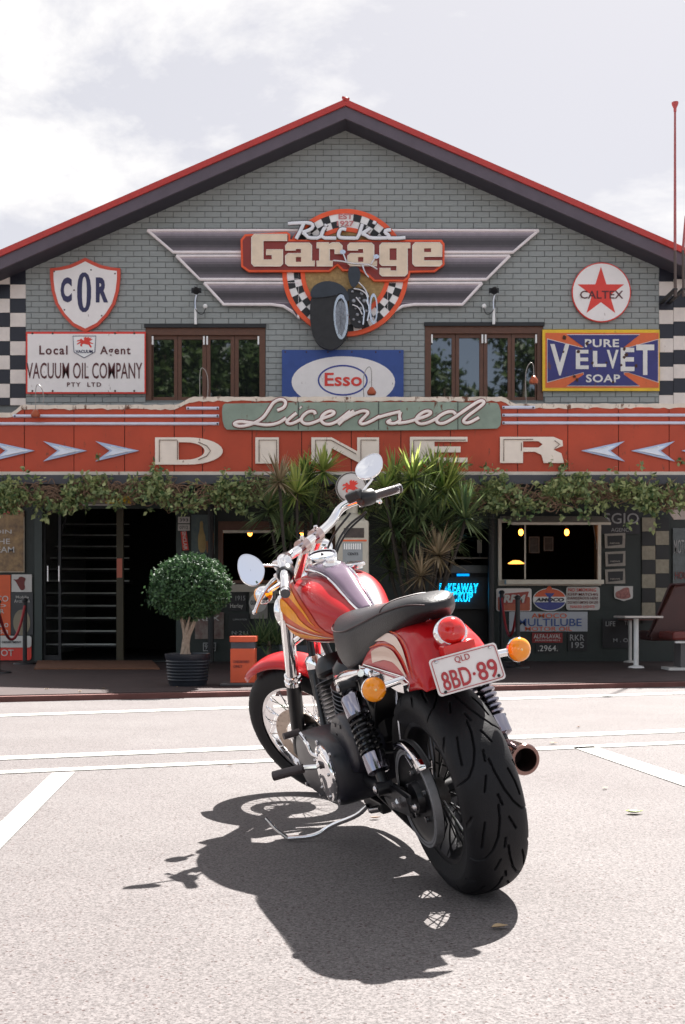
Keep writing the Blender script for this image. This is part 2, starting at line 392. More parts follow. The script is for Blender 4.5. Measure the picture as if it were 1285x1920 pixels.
fx = P(648, 190, RZ); mk('ridge_finial', G().ball((fx[0], RZ, fx[2]+.02), .05, 10, (1, 1, .8)).tube([(fx[0]-.05, RZ, fx[2]+.06), (fx[0]+.06, RZ, fx[2]+.03)], .02), MATS['red_capping'], roof, smooth=True)
# gable windows
def glass_mat():
    m = mat('window_glass', (.01, .012, .012), .02, spec=1.0, ior=1.75, var=0); return m
GLASS = glass_mat()
def bifold(wx, panes):
    x0, y0, x1, y1 = wx; z = BW+.03
    fr = frame4(G(), x0, y0, x1, y1, 11, 16, 11, 0, z, z-.03, z+.12)
    fr_ = mk('window', fr, BROWN, bld)
    mk('window_head', G().box(P(x0-2, 0, z)[0], P(x1+2, 0, z)[0], BW-.035, BW-.012, P(0, y0+3, z)[2], P(0, y0-4, z)[2]), BLACK, fr_)
    n = len(panes); xs = [x0+12]+[(panes[i][1]+panes[i+1][0])/2 for i in range(n-1)]+[x1-12]
    for i, (a_, b_) in enumerate(panes):
        zz = z+.03
        mk('sash', frame4(G(), xs[i]+.4, y0+17, xs[i+1]-.4, y1, a_-xs[i]-.4, 7, xs[i+1]-.4-b_, 6, zz, zz-.02, zz+.03), BROWN, fr_)
        A = P(a_, y1-6, zz); B_ = P(b_, y0+24, zz)
        mk('pane', G().box(A[0]+.001, B_[0]-.001, zz, zz+.008, A[2]+.001, B_[2]-.001), GLASS, fr_)
    for hx in (x0+13, (x0+x1)/2-3, (x0+x1)/2+3, x1-13):
        A = P(hx, y0+18, z); mk('hinge', G().box(A[0]-.012, A[0]+.012, z-.03, z+.005, A[2]-.13, A[2]), PWHITE, fr_)
bifold(win_L, [(288, 327), (341, 380), (395, 433), (448, 487)])
bifold(win_R, [(808, 847), (861, 899), (914, 952), (965, 1003)])
# chequered corner columns : tiles
TW = mat('white_tile', (.74, .66, .60), .5, var=.12, rust=.2); TB = mat('black_tile', (.010, .010, .02), .4, var=.2)
def checks(xs, y0, y1, ph, first, z, clip=True, wm=TW, bm=TB):
    for i, x in enumerate(xs[:-1]):
        y = y0-ph[i]; k = first[i]
        while y < y1:
            ya, yb = max(y, y0), min(y+26.6, y1)
            if clip: ya = max(ya, roof_py((x+xs[i+1])/2, 30))
            if yb-ya > 3:
                A = P(x+.35, yb-.35, z); B_ = P(xs[i+1]-.35, ya+.35, z)
                mk('tile', G().box(A[0], B_[0], z, z+.03, A[2], B_[2]), wm if k % 2 else bm, bld)
            y += 26.6; k += 1
checks([-9, 19, 48.6], 480, 760, (0, 0), (0, 1), BW-.02)
checks([1236, 1263, 1292], 470, 760, (22, 0), (0, 1), BW-.02)
TW2 = mat('aged_cream_tile', (.30, .27, .20), .6, var=.25, scale=20)
checks([1204, 1229.5, 1255], 970, 1168, (0, 1.2), (1, 0), BW-.025, False, TW2, mat('dark_tile', (.012, .012, .012), .5))
# entrance: frame, door leaf, stairs with pale nosings
de = mk('door_frame', G().prism([W2([(66, DT-12), (342, DT-12), (342, gy), (66, gy)], BW), W2([(80, DT+4), (331, DT+4), (331, gy-1), (80, gy-1)], BW)], BW-.03, BW-.001), mat('door_green', (.03, .045, .042), .4), bld)
mk('door_post', G().box(lowx(218), lowx(231), BW+.02, BW+.09, th, P(0, DT+4, BW)[2]), mat('olive_post', (.045, .035, .014), .5), bld)
A = P(219, 1083, BW); B_ = P(229, 1047, BW); mk('door_sticker', G().box(A[0], B_[0], BW+.014, BW+.019, A[2], B_[2]), mat('orange_sticker', (.6, .16, .1), .5), bld)
for hx in (90, 111): pxtube([(hx, 1061), (hx, 1090)], BW+.0, 1.4, STEEL, bld, 'door_handle', 0)
mk('door_leaf', G().prism([W2([(81, DT+5), (115, DT+5), (115, gy-2), (81, gy-2)], BW+.05), W2([(86, DT+12), (110, DT+12), (110, gy-12), (86, gy-12)], BW+.05)], BW+.04, BW+.08), BLACK, bld)
st = thing('staircase', 'dark indoor stairs with pale step edges behind the open entrance', 'stairs', (-3.8, BW+1, th))
nys = [982, 1002.5, 1023.5, 1045, 1066, 1088, 1111, 1134.5, 1157.5, 1182, 1207]
STN = mat('step_nosing', (.42, .45, .43), .4, var=.2)
for i, yy in enumerate(nys[::-1]):
    zz = BW+.5+i*.28; x0, z0 = P(86, yy, zz)[0], P(0, yy, zz)[2]; x1 = P(243 if yy < 1100 else 218, 0, zz)[0]
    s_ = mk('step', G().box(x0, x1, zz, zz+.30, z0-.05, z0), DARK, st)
    mk('nosing', G().box(x0, x1, zz-.012, zz-.001, z0-.022, z0+.002), STN, s_)
pxtube([(127, 962), (112, 1010), (108, 1068)], BW+.45, 1.6, BLACK, st, 'handrail', 1)
# ---------------------------------------------------------------- gable signs
SZ = BW-.06
def sign(name, label, c, cat='sign', z=SZ, group=None): return thing(name, label, cat, P(c[0], c[1], z), group)
# shield
t = sign('shield_sign', 'white shield shaped enamel sign with red rim and blue letters, upper left of gable', (160, 550))
half = [(0, 483), (14, 490), (30, 497), (48, 501), (66, 503), (66, 520), (63, 545), (56, 570), (42, 592), (24, 611), (0, 623)]
out = [(160+a, b) for a, b in half]+[(160-a, b) for a, b in half[-2:0:-1]]
inn_ = [(160+(a-160)*.90, 553+(b-553)*.90) for a, b in out]
flat('rim', out, SZ, mat('rust_red_enamel', (.62, .07, .035), .4, rust=.3), t, .03); flat('panel', inn_, SZ-.005, WHITE, t, .004)
text('C', (114, 520, 135, 567), SZ, NAVY, t, .05, off=.009)
mk('lettering', G().prism([W2(chaikin(rect(145, 511, 171, 585), 2, True), SZ-.009), W2(chaikin(rect(154, 519, 163, 577), 2, True), SZ-.009)], SZ-.009, SZ-.007), NAVY, t)
text('R', (180, 520, 203, 567), SZ, NAVY, t, .05, off=.009)
for a, b in ((102, 509), (216, 513), (121, 581), (191, 592), (171, 506), (139, 544)): mk('bolt', G().lathe([(0, -.004), (.011, -.004), (.013, 0)], P(a, b, SZ-.006), (0, 1, 0), 8), mat('rust', (.07, .03, .018), .8), t)
# oil company sign
t = sign('oil_company_sign', 'wide white enamel sign with thin red border and brown lettering beside left gable window', (160, 680))
flat('rim', rect(49, 622, 273.5, 738), SZ, RED, t, .02); flat('panel', rect(52, 626, 271, 735), SZ-.005, WHITE, t, .004)
BRN = mat('maroon_ink', (.10, .02, .022), .5)
text('Local', (74, 648, 127, 665), SZ, BRN, t, .02, off=.009, space=1.2); text('Agent', (188, 649, 245, 669), SZ, BRN, t, .02, off=.009, space=1.2)
text('VACUUM OIL COMPANY', (50, 680, 267, 710), SZ, BRN, t, .004, off=.009); text('PTY  LTD', (126, 717, 190, 725), SZ, BRN, t, .02, off=.009, space=1.3)
flat('emblem', [(137, 630), (180, 630), (178, 660), (158, 671), (139, 660)], SZ-.008, PWHITE, t, .002)
pxtube([(137, 630), (180, 630), (178, 660), (158, 671), (139, 660)], SZ-.011, .7, NAVY, t, 'emblem_outline', 0, closed=True, n=6)
HORSE = [(0, .42), (.08, .30), (.16, .33), (.22, .22), (.30, .20), (.34, .30), (.44, .36), (.42, .12), (.55, 0), (.56, .12), (.72, .02), (.70, .14), (.88, .08), (.80, .22), (.95, .22), (.82, .36), (.74, .42), (.86, .55), (1, .60), (.88, .66), (.78, .58), (.80, .72), (.90, .95), (.80, .98), (.70, .74), (.58, .70), (.40, .64), (.30, .74), (.34, .88), (.22, .86), (.20, .70), (.28, .58), (.18, .60), (.06, .72), (0, .66), (.10, .54), (.22, .46), (.16, .40), (.08, .44)]
def horse(x0, y0, x1, y1, z, parent): flat('winged_horse', [(x0+(x1-x0)*a, y0+(y1-y0)*b) for a, b in HORSE], z, RED, parent, .002)
horse(144, 631, 176, 652, SZ-.012, t); text('VACUUM', (142, 656, 174, 662), SZ, NAVY, t, .03, off=.012)
for a in (61, 99, 216, 252):
    for b in (625, 733): mk('bolt', G().lathe([(0, -.004), (.014, -.004), (.016, 0)], P(a, b, SZ-.006), (0, 1, 0), 8), MATS['rust'], t)
# star sign
t = sign('star_sign', 'round white enamel sign with large red star, upper right of gable', (1128, 548))
flat('disc', ell(1128, 548, 55.5, 56), SZ, RED, t, .03); flat('panel', ell(1128, 548, 53.5, 54), SZ-.005, WHITE, t, .004)
flat('star', [(1127+46*(1 if i % 2 == 0 else .385)*math.sin(math.pi*i/5), 548-48*(1 if i % 2 == 0 else .385)*math.cos(math.pi*i/5)) for i in range(10)], SZ-.008, RED, t, .002)
text('CALTEX', (1088, 545, 1169, 560), SZ, BRN, t, .01, off=.012)
# soap sign
t = sign('soap_sign', 'orange and dark blue enamel soap sign with yellow rim beside right gable window', (1128, 676))
flat('rim', rect(1017.5, 618, 1237, 733), SZ, YEL, t, .02); flat('panel', rect(1023, 624, 1235.5, 727), SZ-.005, mat('orange_worn', (.70, .13, .03), .4, rust=.45), t, .004)
LIN = mat('pale_line', (.75, .7, .65), .5)
BLW = mat('blue_worn', (.030, .028, .17), .4, var=.15, rust=.5)
tri1 = [(1064, 628), (1199, 628), (1170, 651), (1170, 702), (1199, 723), (1064, 723), (1095, 702), (1095, 651)]
tri2 = [(1027, 636), (1090, 652), (1178, 652), (1234, 637), (1234, 716), (1178, 698), (1094, 698), (1027, 716)]
flat('blue_field', [(1130+(a-1130)*1.02, 676+(b-676)*1.025) for a, b in tri1], SZ-.008, LIN, t, .002); flat('blue_field', [(1130+(a-1130)*1.01, 676+(b-676)*1.04) for a, b in tri2], SZ-.0085, LIN, t, .002)
flat('blue_field', tri1, SZ-.012, BLW, t, .002); flat('blue_field', tri2, SZ-.0125, BLW, t, .002)
WPT = mat('worn_white', (.75, .72, .68), .45, rust=.4)
text('PURE', (1097, 636, 1161, 651), SZ, WPT, t, .025, off=.016, space=1.1); text('SOAP', (1099, 702, 1163, 717), SZ, WPT, t, .025, off=.016, space=1.1)
for ch, x0, x1, y0, y1 in (('V', 1032, 1068, 645, 704), ('E', 1080, 1104, 656, 692), ('L', 1112, 1137, 658, 688), ('V', 1138, 1160, 656, 691), ('E', 1164, 1190, 652, 696), ('T', 1193, 1227, 646, 703)): text(ch, (x0, y0, x1, y1), SZ, WPT, t, .025, off=.016)
for k in range(16):
    a, b = random.uniform(1045, 1225), random.uniform(632, 720); r_ = random.uniform(1.5, 4); flat('chip', [(a+r_*random.uniform(.6, 1.2)*math.cos(i*.8), b+r_*1.2*random.uniform(.6, 1.2)*math.sin(i*.8)) for i in range(8)], SZ-.020, MATS['rust'], t, .002)
# oval sign
t = sign('oval_logo_sign', 'blue rectangular sign with big white oval and red lettering at bottom centre of gable', (643, 700))
flat('panel', rect(529, 656, 757, 760), SZ, mat('mid_blue', (.03, .07, .27), .4, var=.15, rust=.12), t, .02); flat('oval', ell(644, 716, 97, 48), SZ-.005, WHITE, t, .004)
flat('ring', [ell(643, 713, 47, 29), ell(643, 713, 44, 26)], SZ-.008, BLUE, t, .002)
text('Esso', (609, 699, 679, 724), SZ, RED, t, .018, off=.010)
for a in (535, 575, 615, 660, 705, 750): mk('bolt', G().lathe([(0, -.004), (.011, -.004), (.013, 0)], P(a, 660, SZ-.001), (0, 1, 0), 8), MATS['rust'], t)

# winged badge sign
t = sign('winged_garage_sign', 'large winged badge sign with chequered ring and motorcycle artwork at centre of gable', (643, 512))
WING = mat('wing_metal', (.12, .09, .115), .35, .3, var=.25, scale=3); EDGE = mat('wing_edge', (.88, .80, .80), .35, .0, var=.1)
WHL = mat('wing_highlight', (.22, .18, .21), .35, .2, var=.1)
def wings(pts):
    for s in (1, -1):
        q = pts if s == 1 else [(1287-a, b) for a, b in pts]
        flat('wing_feather', q, SZ-.03, WING, t, .03)
        k = len(q)
        pxtube(q+[q[0]], SZ-.035, 2.9, EDGE, t, 'wing_edge', 0, closed=False, n=8)
        (ax_, ay_), (bx_, by_) = q[0], (pts[-1] if s == 1 else (1287-pts[-1][0], pts[-1][1])); xr = q[1][0]
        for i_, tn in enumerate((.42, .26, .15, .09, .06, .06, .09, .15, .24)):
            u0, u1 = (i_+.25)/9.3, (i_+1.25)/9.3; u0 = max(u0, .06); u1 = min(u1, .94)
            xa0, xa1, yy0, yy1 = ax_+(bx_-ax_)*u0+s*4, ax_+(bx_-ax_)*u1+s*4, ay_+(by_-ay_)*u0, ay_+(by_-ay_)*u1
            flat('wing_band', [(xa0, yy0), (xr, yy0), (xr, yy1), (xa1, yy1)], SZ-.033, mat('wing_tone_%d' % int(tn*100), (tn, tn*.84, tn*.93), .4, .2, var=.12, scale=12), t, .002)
        cx = sum(a for a, b in q)/k
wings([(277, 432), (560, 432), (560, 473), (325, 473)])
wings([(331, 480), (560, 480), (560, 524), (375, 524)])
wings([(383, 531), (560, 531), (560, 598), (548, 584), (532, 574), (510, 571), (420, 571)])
OR = mat('sign_orange', (.82, .10, .025), .35, var=.1)
zc = SZ-.06
flat('ring', [ell(648, 511, 118.5, 119.5, 64), ell(648, 511, 110, 111, 64)], zc, OR, t, .06)
flat('ring', [ell(648, 511, 84, 85, 64), ell(648, 511, 76, 77, 64)], zc-.012, OR, t, .03)
SW = mat('sign_white', (.88, .85, .83), .4)
flat('chequer_ground', ell(648, 511, 110.5, 111.5, 64), zc+.01, SW, t, .02)
def ringpt(r, a): return (648+r*math.cos(a), 511+r*1.008*math.sin(a))
ck = G()
for i in range(44):
    a0, a1 = 2*math.pi*i/44, 2*math.pi*(i+1)/44
    if 10.2 < i % 44-22 < 11.9: continue
    r0, r1 = ((84, 97) if i % 2 else (97, 110)); q = [ringpt(r0, a0), ringpt(r1, a0), ringpt(r1, a1), ringpt(r0, a1)]
    if i in (32, 33): continue
    mk('black_check', G().prism([W2(q, zc)], zc+.003, zc+.009), BLACK, t)
text('EST', (635, 401, 662, 411), zc, mat('pink_ink', (.55, .2, .2), .5), t, .03); text('1927', (632, 414, 664, 424), zc, MATS['pink_ink'], t, .03)
flat('centre_disc', ell(648, 511, 76.5, 77.5, 48), zc+.004, mat('golden_straw', (.22, .12, .04), .5, var=.6, scale=22, col2=(.50, .33, .12)), t, .02)
zb = zc-.05
def c2(pts): return [(440+a/3.06, 400+b/3.06) for a, b in pts]
back = c2([(35, 150), (60, 120), (300, 106), (320, 118), (320, 150), (400, 152), (1190, 152), (1205, 175), (1205, 295), (1150, 335), (1010, 338), (1003, 370), (975, 390), (800, 390), (770, 362), (720, 330), (620, 330), (590, 300), (545, 335), (270, 335), (80, 335), (38, 305)])
flat('nameplate_rim', back, zb, OR, t, .05)
cxb = sum(a for a, _ in back)/len(back)
GEM = mat('sign_maroon', (.25, .03, .022), .35)
ins = c2([(47, 156), (66, 132), (296, 117), (309, 126), (309, 160), (1178, 163), (1194, 180), (1194, 290), (1145, 325), (1000, 328), (992, 364), (970, 379), (806, 379), (778, 352), (724, 319), (626, 319), (592, 286), (540, 324), (84, 324), (50, 299)])
flat('nameplate', ins, zb-.006, GEM, t, .006)
LET = mat('sign_letter_cream', (.78, .62, .46), .35, var=.12); LRIM = mat('letter_rim', (.85, .78, .68), .3)
Gs = [[[(98, 138), (112, 120), (302, 120), (302, 157), (165, 157), (165, 266), (215, 266), (215, 238), (182, 238), (182, 208), (277, 208), (277, 290), (265, 303), (112, 303), (98, 288)]],
 [[(292, 212), (292, 185), (305, 170), (430, 170), (443, 183), (443, 272), (460, 272), (460, 302), (308, 302), (292, 288), (292, 243), (308, 230), (382, 230), (382, 203), (352, 203), (352, 212)], [(352, 250), (382, 250), (382, 278), (352, 278)]],
 [[(472, 168), (542, 168), (542, 178), (560, 168), (600, 168), (618, 185), (618, 232), (575, 232), (575, 205), (545, 205), (545, 272), (563, 272), (563, 303), (472, 303), (472, 272), (488, 272), (488, 200), (472, 200)]],
 None,
 [[(833, 185), (846, 170), (1008, 170), (1008, 200), (992, 200), (992, 345), (978, 360), (846, 360), (833, 347), (833, 315), (895, 315), (895, 330), (930, 330), (930, 300), (846, 300), (833, 288)], [(890, 200), (930, 200), (930, 268), (890, 268)]],
 [[(1022, 185), (1036, 168), (1178, 168), (1190, 183), (1190, 248), (1088, 248), (1088, 272), (1190, 272), (1190, 290), (1178, 303), (1036, 303), (1022, 288)], [(1088, 200), (1128, 200), (1128, 222), (1088, 222)]]]
Gs[3] = [[(a+357, b) for a, b in lp] for lp in Gs[1]]
for lt in Gs:
    lo = [c2(lp) for lp in lt]
    flat('letter', lo, zb-.03, LET, t, .024)
    pxtube(lo[0], zb-.03, .8, LRIM, t, 'letter_outline', 0, closed=True, n=6)
# chrome script above the nameplate
def c3(p): return [(500+a/4.283, 380+b/4.283) for a, b in p]
zs = zb-.03
SCH = mat('script_silver', (.80, .79, .82), .35, .1, var=.05)
CHS = mat('script_chrome', (.60, .60, .63), .2, .8, var=.1)
for s_ in ([(172, 168), (260, 162), (345, 160), (378, 180), (360, 215), (290, 238)], [(298, 168), (270, 230), (238, 290)], [(290, 238), (320, 262), (335, 283), (430, 285), (452, 225), (470, 200)], [(452, 230), (438, 283), (560, 285)], [(640, 215), (602, 208), (585, 230), (575, 265), (590, 283), (700, 285), (735, 285), (770, 172)], [(830, 205), (790, 235), (762, 248), (800, 262), (830, 284), (920, 285)], [(1000, 218), (955, 222), (950, 240), (985, 262), (975, 283), (920, 284)], [(975, 284), (1050, 286), (1115, 280)], [(480, 175), (474, 188)], [(872, 150), (862, 172)]):
    pxtube(c3(s_), zs+.012, 4.6, BLACK, t, 'script_black_outline', 1, .3); pxtube(c3(s_), zs-.01, 3.4, SCH, t, 'script_letter', 1, .6)  # black tubes behind the silver ones outline the script
CHD = mat('art_metal', (.28, .28, .30), .3, .7, var=.5, scale=40)
# motorcycle artwork in relief
def c4(p): return c3(p)
za = zb-.02
ty = mk('tyre_artwork', G().prism([W2(chaikin(c4([(355, 760), (348, 860), (352, 980), (375, 1080), (430, 1160), (520, 1190), (600, 1150), (655, 1060), (660, 900), (640, 760), (600, 700), (420, 700)]), 2, True), za)], za-.03, za+.05), mat('art_tyre', (.018, .018, .020), .6, var=.4, scale=12), t)
flat('rim_artwork', [chaikin(c4([(545, 800), (580, 735), (625, 740), (655, 830), (660, 950), (640, 1060), (600, 1110), (560, 1060), (535, 930)]), 2, True), chaikin(c4([(558, 820), (585, 765), (615, 770), (640, 850), (642, 950), (622, 1040), (598, 1075), (570, 1030), (552, 930)]), 2, True)], za-.045, CHS, t, .012)
flat('hub_artwork', ell(639.5, 596, 11, 32), za-.042, CHD, t, .006)
for k in range(9):
    a = k*.7; pxtube(c4([(598, 925), (598+42*math.cos(a), 925+150*math.sin(a))]), za-.046, .8, CHD, t, 'spoke_artwork', 0, n=6)
flat('fender_artwork', chaikin(c4([(350, 765), (355, 700), (400, 650), (480, 625), (570, 640), (640, 690), (670, 780), (640, 800), (610, 715), (560, 745), (440, 760)]), 2, True), za-.05, mat('art_slate', (.03, .035, .045), .3, var=.3), t, .02)
flat('engine_artwork', chaikin(c4([(640, 700), (700, 680), (790, 690), (830, 740), (820, 860), (800, 960), (770, 1010), (690, 1000), (660, 900), (665, 780)]), 1, True), za-.03, BLACK, t, .03)
for a, b, r_ in ((700, 790, 20), (765, 730, 17), (785, 790, 19), (730, 900, 15), (655, 905, 10), (745, 960, 12), (690, 715, 12), (800, 870, 14), (745, 770, 12), (760, 850, 16), (715, 850, 10), (735, 700, 10), (700, 940, 12), (810, 760, 10), (775, 920, 11)):
    q = c4([(a, b)])[0]; mk('engine_detail', G().lathe([(0, -.02), (r_/4.283*BW/F*.7, -.016), (r_/4.283*BW/F, 0), (r_/4.283*BW/F*.8, .01)], P(q[0], q[1], za-.035), (0, 1, 0), 12), CHD, t)
flat('front_wheel_artwork', [ell(700.5, 579, 8, 29), ell(701, 579, 5, 23)], za-.02, CHS, t, .02)
flat('seat_artwork', chaikin(c4([(650, 540), (680, 512), (740, 515), (758, 570), (745, 640), (700, 690), (665, 650)]), 2, True), za-.05, MATS['art_slate'], t, .03)
pxtube(c4([(535, 465), (600, 470), (650, 480), (700, 490), (760, 492), (830, 500), (890, 535)]), za-.075, 1.7, CHS, t, 'handlebar_artwork', 1)
for q in ([(700, 690), (760, 700), (810, 740), (815, 820)], [(720, 760), (790, 850), (775, 980)], [(800, 780), (830, 850), (810, 950)], [(690, 820), (740, 840), (770, 900)], [(640, 470), (620, 420), (610, 395)], [(840, 495), (865, 450), (880, 430)], [(770, 500), (790, 560), (820, 600)], [(740, 640), (790, 690), (820, 760)]): pxtube(c4(q), za-.07, 1.5, CHS, t, 'stem_artwork', 1)
for a, b in ((612, 395), (882, 432)): q = c4([(a, b)])[0]; flat('mirror_artwork', ell(q[0], q[1], 5.5, 4.2, 16), za-.085, CHS, t, .006)

# ---------------------------------------------------------------- awning with fascia
AZ = 13.8
aw = thing('diner_awning', 'long rust red sheet metal awning fascia with big cream letters across the shopfront', 'awning', P(643, 900, AZ))
RST = mat('awning_red', (.50, .062, .02), .5, var=.14, scale=2.2, rust=.6, streak=.25, bump=.1, bscale=12)
CAP = mat('awning_cream', (.72, .62, .52), .5, var=.15, rust=1.0)
def topy(x):
    if x < 22: return 779
    if x < 40: return 779-11*((x-22)/18)
    if x < 334: return 765
    if x < 356: return 765-13*((x-334)/22)
    if x < 945: return 750
    if x < 962: return 750+13*((x-945)/17)
    return 763
seams = [-140, -47, 46, 139, 234, 327, 380, 473, 566, 659, 752, 845, 971, 1065, 1160, 1255, 1350, 1430]
for a_, b_ in zip(seams[:-1], seams[1:]):
    xs = [a_+.7]+[x for x in (22, 40, 334, 356, 945, 962) if a_ < x < b_]+[b_-.7]
    dz = random.uniform(-.002, .002)
    mk('sheet_panel', G().prism([W2([(x, topy(x)) for x in xs]+[(b_-.7, 885), (a_+.7, 885)], AZ)], AZ+dz, AZ+.02+dz), RST, aw)
mk('backing', G().prism([W2([(-140, 782), (20, 782), (40, 769), (330, 769), (356, 754), (945, 754), (962, 767), (1430, 767), (1430, 884), (-140, 884)], AZ+.03)], AZ+.03, AZ+.06), BLACK, aw)
xs = [-140, 5, 22, 31, 40, 120, 230, 334, 340, 348, 356, 500, 640, 780, 945, 953, 962, 1060, 1200, 1430]
cp = G(); 
jag = [(x+dx, topy(x+dx)) for x in range(-140, 1430, 9) for dx in (0,)]
topl = [(x, topy(x)-6+random.uniform(-.8, .8)) for x in range(-140, 1431, 9)]; botl = [(x, topy(x)+2+random.uniform(-1.6, 2.2)) for x in range(-140, 1431, 9)]
mk('top_capping', G().prism([W2(topl+botl[::-1], AZ-.012)], AZ-.012, AZ-.004), CAP, aw)
mk('bottom_strip', G().prism([W2(rect(-140, 884.2, 1430, 890.5), AZ-.01)], AZ-.01, AZ-.003), mat('pale_strip', (.62, .55, .47), .5, rust=.5), aw)
mk('gutter', G().box(P(-140, 0, AZ)[0], P(1430, 0, AZ)[0], AZ-.03, AZ+.12, P(0, 908, AZ)[2], P(0, 891, AZ)[2]), mat('gutter_grey', (.055, .055, .066), .5, var=.15), aw)
rt = G(); z1 = P(0, 893, AZ)[2]; rt.add([(P(-140, 0, AZ)[0], AZ+.13, z1), (P(1430, 0, AZ)[0], AZ+.13, z1), (P(1430, 0, AZ)[0], BW-.002, z1+.45), (P(-140, 0, AZ)[0], BW-.002, z1+.45), (P(-140, 0, AZ)[0], AZ+.13, z1+.03), (P(1430, 0, AZ)[0], AZ+.13, z1+.03), (P(1430, 0, AZ)[0], BW-.002, z1+.48), (P(-140, 0, AZ)[0], BW-.002, z1+.48)], [(0, 3, 2, 1), (4, 5, 6, 7), (0, 1, 5, 4), (1, 2, 6, 5), (2, 3, 7, 6), (3, 0, 4, 7)])
mk('awning_roof', rt, mat('zinc', (.30, .30, .30), .5, .3), aw)
for xx in (-100, 395, 922, 1390): mk('awning_post', G().tube([P(xx, 0, 16.1)[:1]+(BW-.25, th), P(xx, 0, 16.1)[:1]+(BW-.25, z1)], .045, 10), BLACK, aw)
STR = mat('stripe_chrome', (.62, .66, .78), .3, .35, var=.1)
for x0, x1, y in ((25, 411, 780), (-140, 411, 794.5), (350, 411, 765.5), (942, 1003, 764), (942, 1430, 778.5), (942, 1430, 793)):
    mk('trim_tube', G().tube([P(x0, y, AZ-.012), P(x1, y, AZ-.012)], 3.1*AZ/F, 8), STR, aw, smooth=True)
    for xe in (x0+3, x1-3):
        if -10 < xe < 1290: mk('trim_bolt', G().ball(P(xe, y, AZ-.032), .012, 8), BLACK, aw)
LC = mat('letter_cream', (.84, .73, .63), .5, var=.08, rust=.3)
LS = {'D': [[(291, 820)]+[(352+66*math.sin(R(a)), 845.5-25.5*math.cos(R(a))) for a in range(0, 181, 12)]+[(291, 871)], [(335, 829)]+[(348+36*math.sin(R(a)), 845.5-16.5*math.cos(R(a))) for a in range(0, 181, 15)]+[(335, 862)]],
 'I': [[(479, 820), (523, 820), (523, 869), (479, 869)]],
 'N': [[(584, 820), (622, 820), (670, 846), (670, 820), (711, 820), (711, 869), (676, 869), (622, 840), (622, 869), (584, 869)]],
 'E': [[(769, 819), (877, 819), (877, 828), (815, 828), (815, 837), (864, 837), (864, 848), (815, 848), (815, 858), (877, 858), (877, 867), (769, 867)]],
 'R': [[(938, 819), (1038, 819), (1055, 826), (1056, 836), (1038, 843), (1053, 850), (1058, 868), (1020, 868), (1016, 853), (1004, 847), (981, 847), (981, 868), (938, 868)], [(981, 827), (1010, 827), (1018, 833), (1010, 839), (981, 839)]]}
NEO_SHADE = mat('letter_shade_tube', (.15, .09, .07), .5)
for ch, lo in LS.items():
    if ch == 'D': lo = [chaikin(l, 1, True) if False else l for l in lo]
    l_ = flat('big_letter', lo, AZ-.035, LC, aw, .025)
    c0 = (sum(a for a, b in lo[0])/len(lo[0]), sum(b for a, b in lo[0])/len(lo[0]))
for q in ([(299, 866), (299, 825), (332, 825)], [(333, 862), (333, 826)], [(372, 829), (388, 836), (395, 845), (388, 855), (372, 862)], [(486, 866), (486, 825), (519, 825), (519, 864)], [(592, 866), (592, 825), (621, 825), (668, 851)], [(677, 866), (677, 825), (706, 825)], [(776, 864), (776, 825), (816, 825), (874, 825)], [(945, 864), (945, 824), (1000, 824)], [(978, 845), (978, 830)], [(1040, 826), (1050, 833), (1040, 841)]):
    pxtube(q, AZ-.045, .75, NEO_SHADE, aw, 'neon_tube', 0, n=6)  # dark tubes trace the neon outline and put in the letters' inner shading
AR = mat('arrow_blue', (.42, .50, .68), .35, .2)
AR2 = mat('arrow_pale', (.70, .74, .84), .3, .2)
def arrow(tip, d):
    s = [(0, 0), (-82, -20), (-55, 0), (-82, 18)]; q = [(tip+d*a, 845-b_) for a, b_ in s]
    flat('arrow', q, AZ-.03, AR, aw, .022); flat('arrow_inset', [(tip+d*a, 845-b_) for a, b_ in ((-10, 0), (-66, -11), (-50, 0), (-66, 10))], AZ-.040, AR2, aw, .006)
    pxtube([(tip-d*52, 853), (tip-d*20, 846), (tip-d*52, 837)], AZ-.044, .8, PWHITE, aw, 'neon_tube', 0, n=6)
for tx in (-33, 65, 163, 261): arrow(tx, 1)
for tx in (1090, 1184, 1278, 1372): arrow(tx, -1)
